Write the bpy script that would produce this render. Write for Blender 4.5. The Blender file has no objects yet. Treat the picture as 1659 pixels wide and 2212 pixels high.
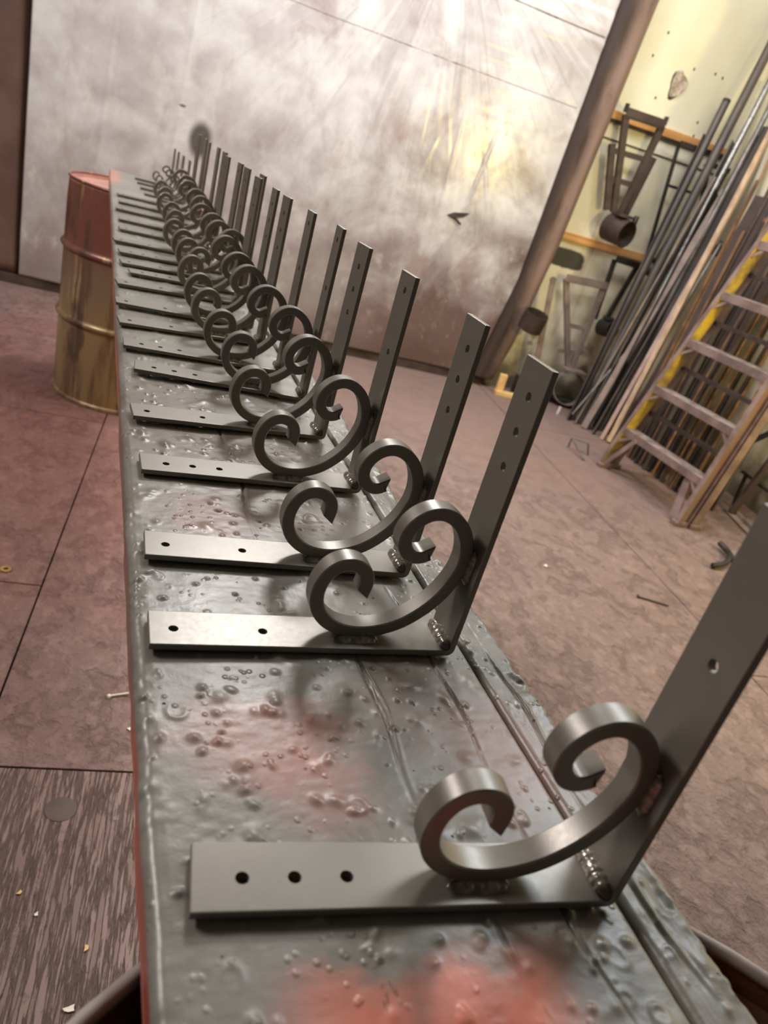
import bpy, bmesh, math, random
import numpy as np
from mathutils import Vector, Matrix

random.seed(7)
RNG = np.random.default_rng(11)
COL = bpy.context.scene.collection
SC = bpy.context.scene
PI = math.pi

# ------------------------------------------------------------------ camera
# room axes: x right along the back wall, y towards the back wall, z up, metres
YAW = math.radians(7.5)          # the bench stands turned by this much in the room
CY, SY = math.cos(YAW), math.sin(YAW)


def BF(x, y, z=0.0):
    """bench axes -> room axes"""
    return (x * CY - y * SY, x * SY + y * CY, z)


cam_d = bpy.data.cameras.new('camera')
cam = bpy.data.objects.new('camera', cam_d)
COL.objects.link(cam)
right = Vector((0.94686, -0.18915, 0.26047))
down = Vector((0.14545, -0.47000, -0.87059))
fwd = Vector((0.28703, 0.86218, -0.41742))
m3 = Matrix((right, -down, -fwd)).transposed()
cam.matrix_world = Matrix.Translation((0, 0, 1.26)) @ m3.to_4x4()
cam_d.sensor_fit = 'VERTICAL'
cam_d.sensor_height = 24.0
cam_d.sensor_width = 24.0
cam_d.lens = 1588.9 / 2212.0 * 24.0
cam_d.clip_start = 0.02
cam_d.dof.use_dof = True
cam_d.dof.focus_distance = 0.72
cam_d.dof.aperture_fstop = 5.6
SC.camera = cam

# ------------------------------------------------------------------ light
world = bpy.data.worlds.new('world')
SC.world = world
world.use_nodes = True
bg = world.node_tree.nodes['Background']
bg.inputs[0].default_value = (0.85, 0.9, 1.0, 1)
bg.inputs[1].default_value = 0.08


def area(name, loc, target, sx, sy, power, color):
    d = bpy.data.lights.new(name, 'AREA')
    d.shape = 'RECTANGLE'
    d.size, d.size_y = sx, sy
    d.energy = power
    d.color = color
    o = bpy.data.objects.new(name, d)
    COL.objects.link(o)
    o.location = loc
    o.rotation_euler = (Vector(target) - Vector(loc)).to_track_quat('-Z', 'Y').to_euler()
    return o


# ceiling lamps of the shop, an unseen skylight set for the bench sheen, an unseen bulb placed to mirror as a glow on the canvas
area('lamp_key', (0.55, 3.75, 3.55), (0.3, 2.2, 0.5), 0.6, 0.6, 150, (1.0, 0.97, 0.94))
area('lamp_wall', (1.1, 4.05, 3.75), (1.0, 5.05, 1.6), 2.4, 0.3, 66, (0.93, 0.97, 1.0))
area('lamp_left', (-2.4, 2.0, 3.1), (0.2, 1.2, 0.9), 1.2, 0.5, 175, (1.0, 0.93, 0.89))
area('lamp_right', (1.9, 2.6, 3.75), (2.5, 3.6, 0.6), 1.2, 0.4, 70, (1.0, 0.95, 0.88))
area('window_light', (2.75, 2.7, 3.8), (0.8, 1.2, 0.6), 1.3, 0.9, 135, (0.80, 0.90, 1.0))
area('bulb', (2.95, 1.0, 1.63), (1.63, 5.07, 1.46), 0.11, 0.11, 85, (1.0, 0.76, 0.22))

SC.view_settings.view_transform = 'Standard'
SC.view_settings.look = 'None'
SC.view_settings.gamma = 1.0
SC.view_settings.use_curve_mapping = False
SC.view_settings.exposure = -0.95


# ------------------------------------------------------------------ helpers
def s2l(r, g, b):
    f = lambda c: (c / 255 / 12.92) if c / 255 <= 0.04045 else ((c / 255 + 0.055) / 1.055) ** 2.4
    return (f(r), f(g), f(b), 1.0)


class NT:
    """small wrapper to write shader graphs"""

    def __init__(self, name):
        self.m = bpy.data.materials.new(name)
        self.m.use_nodes = True
        self.t = self.m.node_tree
        self.b = self.t.nodes['Principled BSDF']
        self.co = self.t.nodes.new('ShaderNodeTexCoord').outputs['Object']

    def n(self, kind):
        return self.t.nodes.new(kind)

    def put(self, sock, v):
        if hasattr(v, 'links') or isinstance(v, bpy.types.NodeSocket):
            self.t.links.new(v, sock)
        else:
            sock.default_value = v

    def math(self, op, a, b=0.0, clamp=False):
        k = self.n('ShaderNodeMath')
        k.operation = op
        k.use_clamp = clamp
        self.put(k.inputs[0], a)
        self.put(k.inputs[1], b)
        return k.outputs[0]

    def mapping(self, scale=(1, 1, 1), rot=(0, 0, 0), loc=(0, 0, 0), vec=None):
        k = self.n('ShaderNodeMapping')
        self.put(k.inputs[0], vec or self.co)
        k.inputs['Scale'].default_value = scale
        k.inputs['Rotation'].default_value = rot
        k.inputs['Location'].default_value = loc
        return k.outputs[0]

    def noise(self, scale, detail=4, rough=0.55, vec=None, dist=0.0):
        k = self.n('ShaderNodeTexNoise')
        self.put(k.inputs['Vector'], vec or self.co)
        k.inputs['Scale'].default_value = scale
        k.inputs['Detail'].default_value = detail
        k.inputs['Roughness'].default_value = rough
        k.inputs['Distortion'].default_value = dist
        return k.outputs[0]

    def voro(self, scale, vec=None, feature='F1'):
        k = self.n('ShaderNodeTexVoronoi')
        k.feature = feature
        self.put(k.inputs['Vector'], vec or self.co)
        k.inputs['Scale'].default_value = scale
        return k.outputs['Distance']

    def step(self, v, lo, hi):
        k = self.n('ShaderNodeMapRange')
        k.interpolation_type = 'SMOOTHSTEP'
        self.put(k.inputs[0], v)
        k.inputs[1].default_value, k.inputs[2].default_value = lo, hi
        k.inputs[3].default_value, k.inputs[4].default_value = 0.0, 1.0
        return k.outputs[0]

    def mix(self, f, a, b):
        k = self.n('ShaderNodeMix')
        k.data_type = 'RGBA'
        self.put(k.inputs[0], f)
        self.put(k.inputs[6], a)
        self.put(k.inputs[7], b)
        return k.outputs[2]

    def axis(self, i):
        k = self.n('ShaderNodeSeparateXYZ')
        self.put(k.inputs[0], self.co)
        return k.outputs[i]

    def blob(self, c, r, soft=0.4, wob=0.25, nscale=12.0):
        """1 inside an ellipsoidal patch with a ragged border"""
        mp = self.mapping(scale=tuple(1.0 / q for q in r), loc=tuple(-a / q for a, q in zip(c, r)))
        k = self.n('ShaderNodeVectorMath')
        k.operation = 'LENGTH'
        self.put(k.inputs[0], mp)
        d = self.math('ADD', k.outputs['Value'],
                      self.math('MULTIPLY', self.math('SUBTRACT', self.noise(nscale, 4), 0.5), wob * 4))
        return self.math('SUBTRACT', 1.0, self.step(d, 1.0 - soft, 1.0 + soft))

    def boxpatch(self, c, r, soft=0.08, wob=0.1, nscale=12.0, rot=0.0):
        mp = self.mapping(scale=tuple(1.0 / q for q in r), loc=tuple(-a / q for a, q in zip(c, r)))
        k = self.n('ShaderNodeVectorMath')
        k.operation = 'ABSOLUTE'
        self.put(k.inputs[0], mp)
        sx = self.n('ShaderNodeSeparateXYZ')
        self.put(sx.inputs[0], k.outputs[0])
        p4 = lambda q: self.math('POWER', q, 5.0)
        d = self.math('POWER', self.math('ADD', p4(sx.outputs[0]), p4(sx.outputs[2])), 0.2)
        d = self.math('ADD', d, self.math('MULTIPLY', self.math('SUBTRACT', self.noise(nscale, 4), 0.5), wob * 4))
        return self.math('SUBTRACT', 1.0, self.step(d, 1.0 - soft, 1.0 + soft))

    def bump(self, h, strength, dist, prev=None):
        k = self.n('ShaderNodeBump')
        k.inputs['Strength'].default_value = strength
        k.inputs['Distance'].default_value = dist
        self.put(k.inputs['Height'], h)
        if prev is not None:
            self.put(k.inputs['Normal'], prev)
        return k.outputs[0]

    def out(self, color, rough=0.5, metal=0.0, normal=None, spec=0.5, coat=0.0, coat_rough=0.2):
        self.put(self.b.inputs['Base Color'], color)
        self.put(self.b.inputs['Roughness'], rough)
        self.put(self.b.inputs['Metallic'], metal)
        self.b.inputs['Specular IOR Level'].default_value = spec
        if coat:
            self.b.inputs['Coat Weight'].default_value = coat
            self.b.inputs['Coat Roughness'].default_value = coat_rough
        if normal is not None:
            self.put(self.b.inputs['Normal'], normal)
        return self.m


def simple(name, c1, c2, scale=20, rough=0.5, metal=0.0, bump=0.15, bscale=60, bdist=0.002, stretch=(1, 1, 1), spec=0.5):
    t = NT(name)
    v = t.mapping(scale=stretch)
    f = t.step(t.noise(scale, 5, 0.6, v), 0.35, 0.65)
    nrm = t.bump(t.noise(bscale, 4, 0.6, v), bump, bdist)
    r = t.math('ADD', rough - 0.08, t.math('MULTIPLY', t.noise(scale * 2, 3, 0.5, v), 0.16))
    return t.out(t.mix(f, c1, c2), r, metal, nrm, spec)


# ------------------------------------------------------------------ materials
M = {}
# satin sprayed paint on the brackets
t = NT('bracket_paint')
f = t.noise(35, 4)
M['bracket'] = t.out(t.mix(f, s2l(106, 101, 93), s2l(118, 112, 103)), t.math('ADD', 0.32, t.math('MULTIPLY', t.noise(260, 3), 0.10)),
                     0.38, t.bump(t.noise(900, 2), 0.10, 0.0004), 1.0)
t = NT('weld_metal')
M['weld'] = t.out(t.mix(t.step(t.noise(140, 3), 0.4, 0.6), s2l(112, 105, 95), s2l(150, 142, 130)), 0.20, 0.35,
                  t.bump(t.noise(240, 3), 0.4, 0.001), 0.8)

# the bench: thick glossy grey paint over old red, brown where worn
t = NT('bench_paint')
grey = t.mix(t.step(t.noise(5, 5), 0.35, 0.68), s2l(106, 102, 95), s2l(128, 125, 117))
grey = t.mix(t.math('MULTIPLY', t.step(t.noise(38, 5, 0.65), 0.52, 0.7), 0.35), grey, s2l(98, 88, 78))
pink, brown = s2l(200, 118, 100), s2l(96, 72, 62)
yy = t.axis(1)
near = t.math('SUBTRACT', 1.0, t.step(t.math('ADD', yy, t.math('MULTIPLY', t.math('SUBTRACT', t.noise(22, 5), 0.5), 0.10)), 0.150, 0.192))
near = t.math('MULTIPLY', near, t.step(t.axis(0), 0.085, 0.14))
near = t.math('MULTIPLY', near, t.math('SUBTRACT', 1.0, t.step(t.axis(0), 0.215, 0.262)))
c = t.mix(t.math('MULTIPLY', near, 0.92), grey, pink)
c = t.mix(t.math('MULTIPLY', t.blob((0.125, 0.325, -0.0), (0.05, 0.034, 0.2), 0.5, 0.25, 40), 0.30), c, pink)
c = t.mix(t.math('MULTIPLY', t.blob((0.15, 0.285, 0), (0.03, 0.03, 0.2), 0.5, 0.3, 40), 0.22), c, pink)
c = t.mix(t.math('MULTIPLY', t.blob((0.285, 0.30, 0), (0.045, 0.05, 0.2), 0.5, 0.3, 40), 0.75), c, s2l(128, 100, 90))
c = t.mix(t.math('MULTIPLY', t.blob((0.25, 0.35, 0), (0.06, 0.04, 0.2), 0.6, 0.3, 40), 0.4), c, brown)
c = t.mix(t.math('MULTIPLY', t.blob((0.12, 0.60, 0), (0.03, 0.04, 0.2), 0.5, 0.3, 40), 0.55), c, s2l(140, 92, 80))
c = t.mix(t.math('MULTIPLY', t.blob((0.17, 0.62, 0), (0.12, 0.05, 0.2), 0.5, 0.3, 30), 0.4), c, brown)
c = t.mix(t.math('MULTIPLY', t.blob((0.16, 0.76, 0), (0.13, 0.05, 0.2), 0.5, 0.3, 30), 0.45), c, brown)
c = t.mix(t.math('MULTIPLY', t.blob((0.10, 0.90, 0), (0.08, 0.05, 0.2), 0.5, 0.3, 30), 0.4), c, brown)
c = t.mix(t.math('MULTIPLY', t.blob((0.06, 3.28, 0), (0.03, 0.3, 0.2), 0.5, 0.3, 10), 0.45), c, pink)
# red shows on the side and along the arris
zz = t.axis(2)
side = t.math('SUBTRACT', 1.0, t.step(zz, -0.012, -0.004))
red = t.mix(t.step(t.noise(9, 5, 0.6, t.mapping(scale=(1, 0.25, 1))), 0.4, 0.62), s2l(168, 84, 70), s2l(120, 94, 84))
greyside = t.math('MULTIPLY', t.step(yy, 0.33, 0.46), t.math('SUBTRACT', 1.0, t.step(yy, 0.75, 1.1)))
red = t.mix(t.math('MULTIPLY', greyside, 0.8), red, s2l(104, 94, 86))
c = t.mix(side, c, red)
# little dark pits and scrapes
pit = t.math('SUBTRACT', 1.0, t.step(t.voro(75), 0.05, 0.10))
pit = t.math('MULTIPLY', pit, t.step(t.noise(16, 2), 0.55, 0.62))
c = t.mix(t.math('MULTIPLY', pit, 0.7), c, s2l(44, 32, 26))
scr = t.step(t.noise(55, 6, 0.7, t.mapping(scale=(1, 0.35, 1))), 0.66, 0.70)
c = t.mix(t.math('MULTIPLY', scr, 0.5), c, s2l(62, 48, 42))
nb = t.bump(t.math('MULTIPLY', t.math('SUBTRACT', 1.0, t.step(t.voro(130), 0.1, 0.34)), t.step(t.noise(24, 3), 0.5, 0.62)), 0.5, 0.0012)
nb = t.bump(t.noise(150, 4, 0.6), 0.12, 0.002, nb)
nb = t.bump(pit, 0.8, -0.002, nb)
nb = t.bump(t.noise(30, 3, 0.5, t.mapping(scale=(1, 0.3, 1))), 0.10, 0.004, nb)
M['bench'] = t.out(c, t.math('ADD', 0.22, t.math('MULTIPLY', t.noise(14, 4), 0.30)), 0.0, nb, 0.45)


def floor_mat(name, grain):
    t = NT(name)
    geo = t.n('ShaderNodeNewGeometry').outputs['Position']
    t.co = geo
    base = t.mix(t.step(t.noise(1.1, 4), 0.35, 0.65), s2l(124, 103, 98), s2l(138, 117, 111))
    flake_n = t.noise(10, 8, 0.62, t.mapping(scale=(1, 0.8, 1), vec=geo), 0.25)
    big = t.noise(2.3, 3)
    k = t.math('ADD', flake_n, t.math('MULTIPLY', t.math('SUBTRACT', big, 0.5), 0.25))
    flake = t.step(k, 0.40, 0.49)
    flake2 = t.step(t.noise(30, 6, 0.62, geo, 0.2), 0.48, 0.56)
    c = t.mix(t.math('MULTIPLY', flake, 0.22), base, s2l(164, 140, 133))
    c = t.mix(t.math('MULTIPLY', t.math('MULTIPLY', flake2, 0.12), t.math('SUBTRACT', 1.0, flake)), c, s2l(104, 84, 78))
    dust = t.blob((-0.45, 3.1, 0), (0.9, 1.6, 1.0), 0.7, 0.3, 2.5)
    c = t.mix(t.math('MULTIPLY', dust, 0.62), c, s2l(136, 84, 76))
    sweep = t.blob((1.9, 4.3, 0), (1.5, 1.1, 1.0), 0.6, 0.3, 2.0)
    c = t.mix(t.math('MULTIPLY', sweep, 0.55), c, s2l(128, 104, 96))
    h = t.math('ADD', flake, t.math('MULTIPLY', flake2, 0.5))
    if grain:
        gv = t.mapping(scale=(1, 0.07, 1), rot=(0, 0, 0.06), vec=geo)
        g = t.noise(95, 5, 0.62, gv, 0.25)
        gs = t.step(g, 0.42, 0.56)
        c = t.mix(t.math('MULTIPLY', t.math('SUBTRACT', 1.0, gs), 0.55), c, s2l(98, 78, 74))
        h = t.math('ADD', t.math('MULTIPLY', flake, 0.25), t.math('MULTIPLY', gs, 1.1))
        c = t.mix(0.35, c, s2l(142, 118, 112))
        nrm = t.bump(h, 1.0, 0.010)
    else:
        fade = t.math('SUBTRACT', 1.0, t.math('MULTIPLY', sweep, 0.8))
        nrm = t.bump(t.math('MULTIPLY', h, fade), 0.45, 0.006)
        nrm = t.bump(t.math('MULTIPLY', k, fade), 0.8, 0.035, nrm)
        nrm = t.bump(t.math('MULTIPLY', t.step(t.noise(19, 7, 0.68, t.mapping(scale=(1, 0.75, 1), vec=geo)), 0.36, 0.58), fade), 0.6, 0.009, nrm)
    nrm = t.bump(t.noise(220, 3, 0.6, geo), 0.2, 0.002, nrm)
    specks = t.math('MULTIPLY', t.math('SUBTRACT', 1.0, t.step(t.voro(38, geo), 0.03, 0.05)), t.step(t.noise(7, 2, 0.5, geo), 0.6, 0.62))
    c = t.mix(specks, c, s2l(205, 185, 170))
    return t.out(c, 0.62, 0.0, nrm, 0.35)


M['floor'] = floor_mat('floor_peeling_paint', False)
M['floor_grain'] = floor_mat('floor_weathered_grain', True)
M['subfloor'] = simple('subfloor_dirt', s2l(30, 24, 22), s2l(44, 36, 32), 10, 0.9)

# canvas backdrop
t = NT('canvas_paint')
white = t.mix(t.step(t.noise(2.2, 5, 0.6), 0.35, 0.66), s2l(190, 184, 187), s2l(226, 225, 229))
z = t.axis(2)
x = t.axis(0)
dirt_n = t.noise(2.0, 6, 0.62, None, 0.4)
zfall = t.math('SUBTRACT', 1.0, t.step(z, 0.0, 1.75))
dm = t.step(t.math('ADD', t.math('MULTIPLY', zfall, 0.42), t.math('SUBTRACT', dirt_n, 0.5)), -0.02, 0.42)
xr = t.step(x, -0.5, 1.2)
dm = t.math('MULTIPLY', dm, t.math('ADD', 0.55, t.math('MULTIPLY', xr, 0.55)), True)
c = t.mix(dm, white, s2l(112, 92, 89))
c = t.mix(t.math('MULTIPLY', t.step(t.noise(6, 6, 0.7, t.mapping(scale=(1, 1, 0.35))), 0.52, 0.72), 0.38), c, s2l(150, 130, 126))
pale = t.step(t.noise(9, 6, 0.72, t.mapping(scale=(1.2, 1, 0.6))), 0.55, 0.70)
c = t.mix(t.math('MULTIPLY', pale, 0.35), c, s2l(232, 226, 222))
foot = t.math('SUBTRACT', 1.0, t.step(t.math('ADD', z, t.math('MULTIPLY', t.math('SUBTRACT', t.noise(4, 4), 0.5), 0.25)), 0.08, 0.34))
c = t.mix(t.math('MULTIPLY', foot, t.math('ADD', 0.35, t.math('MULTIPLY', xr, 0.35))), c, s2l(96, 74, 68))
oval = t.blob((-0.70, 0.0, 1.075), (0.062, 2.0, 0.095), 0.35, 0.03, 6)
c = t.mix(t.math('MULTIPLY', oval, 0.9), c, s2l(70, 62, 55))
nail = t.blob((-0.823, 0.0, 1.227), (0.018, 2.0, 0.008), 0.3, 0.2, 60)
c = t.mix(t.math('MULTIPLY', nail, 0.8), c, s2l(70, 60, 54))
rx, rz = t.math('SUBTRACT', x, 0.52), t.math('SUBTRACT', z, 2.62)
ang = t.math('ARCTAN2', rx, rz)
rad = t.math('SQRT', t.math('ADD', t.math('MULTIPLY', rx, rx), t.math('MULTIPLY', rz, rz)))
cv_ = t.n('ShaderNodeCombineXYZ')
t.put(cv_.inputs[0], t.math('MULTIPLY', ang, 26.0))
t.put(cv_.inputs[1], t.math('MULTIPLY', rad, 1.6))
fan = t.noise(1.0, 5, 0.6, cv_.outputs[0])  # crease relief put into the colour as pale and dark streaks
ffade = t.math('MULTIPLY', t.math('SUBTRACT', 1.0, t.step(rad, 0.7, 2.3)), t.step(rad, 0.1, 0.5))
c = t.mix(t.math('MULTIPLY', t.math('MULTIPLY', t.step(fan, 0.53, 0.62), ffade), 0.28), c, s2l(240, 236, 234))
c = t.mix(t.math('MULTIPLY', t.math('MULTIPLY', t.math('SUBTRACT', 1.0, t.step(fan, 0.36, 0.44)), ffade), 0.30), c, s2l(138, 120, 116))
stain = t.step(t.noise(1.5, 6, 0.66, t.mapping(loc=(3.1, 0, 1.7)), 0.6), 0.54, 0.70)
c = t.mix(t.math('MULTIPLY', stain, 0.55), c, s2l(150, 126, 122))
nb = t.bump(t.noise(90, 4, 0.6), 0.05, 0.002)
nb = t.bump(t.noise(12, 4, 0.5), 0.035, 0.008, nb)
M['canvas'] = t.out(c, 0.22, 0.0, nb, 0.45)
t = NT('canvas_edge_brown')
v = t.mapping(scale=(1, 1, 0.35))
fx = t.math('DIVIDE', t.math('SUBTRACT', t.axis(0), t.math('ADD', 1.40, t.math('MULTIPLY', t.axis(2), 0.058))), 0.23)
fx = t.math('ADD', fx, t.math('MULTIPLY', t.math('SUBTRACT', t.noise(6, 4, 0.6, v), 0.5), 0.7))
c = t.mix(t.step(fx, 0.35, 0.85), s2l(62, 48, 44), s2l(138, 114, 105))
c = t.mix(t.math('MULTIPLY', t.step(t.noise(9, 5, 0.65, v), 0.55, 0.68), 0.5), c, s2l(70, 54, 50))
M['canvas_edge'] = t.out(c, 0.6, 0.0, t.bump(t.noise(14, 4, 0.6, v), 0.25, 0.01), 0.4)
M['canvas_seam'] = simple('seam_thread', s2l(110, 98, 94), s2l(140, 128, 122), 40, 0.7)
M['brown_sheet'] = simple('brown_sheet', s2l(92, 68, 61), s2l(112, 84, 76), 3, 0.6, 0, 0.1, 40)
M['tear_dark'] = simple('tear_dark', s2l(52, 48, 46), s2l(74, 68, 64), 30, 0.8)

# cream painted wall
t = NT('cream_wall')
cream = t.mix(t.step(t.noise(1.6, 4), 0.35, 0.65), s2l(236, 229, 200), s2l(244, 240, 219))
z = t.axis(2)
x = t.axis(0)
low = t.math('SUBTRACT', 1.0, t.step(z, 0.9, 1.95))
c = t.mix(low, cream, t.mix(t.step(t.noise(3, 4), 0.4, 0.6), s2l(222, 212, 182), s2l(240, 232, 206)))
streak = t.step(t.noise(7, 4, 0.55, t.mapping(scale=(1, 1, 0.12))), 0.56, 0.68)
c = t.mix(t.math('MULTIPLY', t.math('MULTIPLY', streak, low), 0.55), c, s2l(190, 158, 122))
grime = t.math('MULTIPLY', t.math('SUBTRACT', 1.0, t.step(t.math('ADD', z, t.math('MULTIPLY', t.math('SUBTRACT', t.noise(5, 5), 0.5), 0.7)), 0.05, 0.38)), 0.9)
c = t.mix(grime, c, s2l(96, 88, 78))
patch = t.boxpatch((2.44, 5.0, 0.985), (0.145, 2, 0.062), 0.08, 0.10, 12)
c = t.mix(t.math('MULTIPLY', patch, 0.96), c, s2l(48, 47, 46))
for q, r in (((2.3, 5, 0.80), 0.025), ((2.41, 5, 0.42), 0.03), ((2.40, 5, 0.36), 0.02), ((2.86, 5, 0.40), 0.05), ((2.9, 5, 0.25), 0.04)):
    c = t.mix(t.math('MULTIPLY', t.blob(q, (r, 2, r), 0.5, 0.3, 30), 0.7), c, s2l(92, 82, 66))
nb = t.bump(t.noise(25, 5), 0.12, 0.006)
M['cream'] = t.out(c, 0.5, 0.0, nb, 0.4)
M['wall_plain'] = simple('shop_wall', s2l(120, 110, 100), s2l(140, 128, 116), 3, 0.8)
M['ceiling'] = simple('shop_ceiling', s2l(128, 122, 114), s2l(142, 136, 128), 2, 0.8)
M['batten'] = simple('orange_pine', s2l(204, 146, 84), s2l(226, 172, 108), 8, 0.55, 0, 0.1, 50, 0.002, (0.3, 1, 6))
M['dark_joint'] = simple('dark_joint', s2l(58, 52, 44), s2l(74, 66, 56), 20, 0.8)
M['chip'] = simple('bare_plaster', s2l(150, 134, 122), s2l(206, 190, 178), 40, 0.8, 0, 0.5, 60, 0.01)
M['base_dark'] = simple('dark_board', s2l(58, 46, 41), s2l(78, 62, 55), 12, 0.7, 0, 0.2, 40)
M['black_steel'] = simple('black_steel', s2l(38, 35, 35), s2l(56, 51, 49), 14, 0.5, 0.2)
M['brown_steel'] = simple('brown_steel', s2l(58, 47, 43), s2l(78, 64, 59), 10, 0.55, 0.15)
M['dusty_steel'] = simple('dusty_steel', s2l(122, 106, 98), s2l(148, 130, 120), 10, 0.6, 0.1)
M['grey_steel'] = simple('grey_steel', s2l(104, 100, 98), s2l(138, 134, 130), 10, 0.35, 0.5)
M['bright_steel'] = simple('bright_steel', s2l(132, 130, 128), s2l(160, 158, 154), 10, 0.28, 0.6)
M['mill_steel'] = simple('mill_scale', s2l(70, 65, 63), s2l(104, 96, 90), 6, 0.42, 0.3, 0.05, 60, 0.001, (1, 1, 0.2))
M['pink_steel'] = simple('primer_steel', s2l(150, 122, 114), s2l(172, 144, 134), 10, 0.5, 0.1)
M['plate'] = simple('brown_plate', s2l(74, 62, 62), s2l(88, 74, 72), 4, 0.45, 0.2)
M['tan_wood'] = simple('tan_wood', s2l(172, 142, 110), s2l(202, 174, 142), 9, 0.6, 0, 0.2, 40, 0.002, (4, 4, 0.3))
M['yellow_wood'] = simple('pine_offcut', s2l(214, 174, 112), s2l(232, 196, 136), 14, 0.6)
M['rust_rod'] = simple('rust_rod', s2l(92, 68, 52), s2l(126, 92, 66), 12, 0.6, 0.2)
M['amber_rod'] = simple('amber_rod', s2l(140, 104, 64), s2l(176, 136, 84), 12, 0.5, 0.2)
M['ladder'] = simple('ladder_overspray', s2l(118, 98, 93), s2l(150, 128, 121), 9, 0.55, 0.1, 0.15, 50)
M['ladder_red'] = simple('ladder_red_spray', s2l(138, 104, 98), s2l(142, 120, 113), 4, 0.55, 0.0, 0.15, 50)
M['ladder_tread'] = simple('ladder_tread', s2l(140, 124, 118), s2l(184, 170, 164), 12, 0.35, 0.3, 0.2, 60)
M['yellow'] = simple('yellow_fibreglass', s2l(122, 100, 62), s2l(206, 176, 50), 7, 0.4)
M['rubber'] = simple('black_rubber', s2l(30, 30, 30), s2l(48, 46, 44), 20, 0.5)
M['brass'] = simple('brass', s2l(190, 150, 80), s2l(210, 176, 110), 30, 0.35, 0.6)
M['white_bit'] = simple('white_bit', s2l(226, 216, 202), s2l(240, 232, 220), 30, 0.6)


def drum_mat(name, top, mid, low, streak):
    t = NT(name)
    z = t.axis(2)
    n = t.noise(5, 5, 0.6, t.mapping(scale=(1, 1, 0.25)))
    zz = t.math('ADD', z, t.math('MULTIPLY', t.math('SUBTRACT', n, 0.5), 0.30))
    c = t.mix(t.step(zz, 0.30, 0.56), low, mid)
    c = t.mix(t.step(zz, 0.52, 0.70), c, top)
    s = t.step(t.noise(13, 5, 0.65, t.mapping(scale=(1, 1, 0.10))), 0.46, 0.60)
    c = t.mix(t.math('MULTIPLY', s, 0.75), c, streak)
    s2 = t.step(t.noise(22, 4, 0.6, t.mapping(scale=(1, 1, 0.08), loc=(2, 5, 1))), 0.56, 0.66)
    c = t.mix(t.math('MULTIPLY', s2, 0.6), c, s2l(206, 176, 128))
    d = t.step(t.noise(7, 4, 0.55, t.mapping(scale=(1, 1, 0.5))), 0.58, 0.68)
    c = t.mix(t.math('MULTIPLY', d, 0.75), c, s2l(78, 64, 54))
    return t.out(c, t.math('ADD', 0.22, t.math('MULTIPLY', n, 0.25)), 0.25, t.bump(t.noise(18, 4, 0.6), 0.15, 0.006), 0.6)


M['drum'] = drum_mat('drum_far', s2l(132, 82, 70), s2l(136, 114, 92), s2l(154, 130, 94), s2l(104, 80, 62))
M['rust'] = simple('drum_rust', s2l(70, 44, 28), s2l(116, 78, 52), 9, 0.5, 0.1, 0.4, 30, 0.006)
M['drum_lid'] = simple('drum_lid', s2l(150, 108, 98), s2l(190, 140, 126), 7, 0.5)
M['drum_rim'] = simple('rim_overspray', s2l(120, 110, 104), s2l(150, 140, 132), 14, 0.55)


# ------------------------------------------------------------------ mesh helpers
def mesh_obj(name, verts, faces, mat, parent=None, smooth=False):
    me = bpy.data.meshes.new(name)
    me.from_pydata(verts, [], faces)
    me.update()
    o = bpy.data.objects.new(name, me)
    COL.objects.link(o)
    for k in (mat if isinstance(mat, (list, tuple)) else [mat]):
        me.materials.append(k)
    if smooth:
        me.polygons.foreach_set('use_smooth', [True] * len(me.polygons))
    if parent:
        o.parent = parent
    return o


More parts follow.
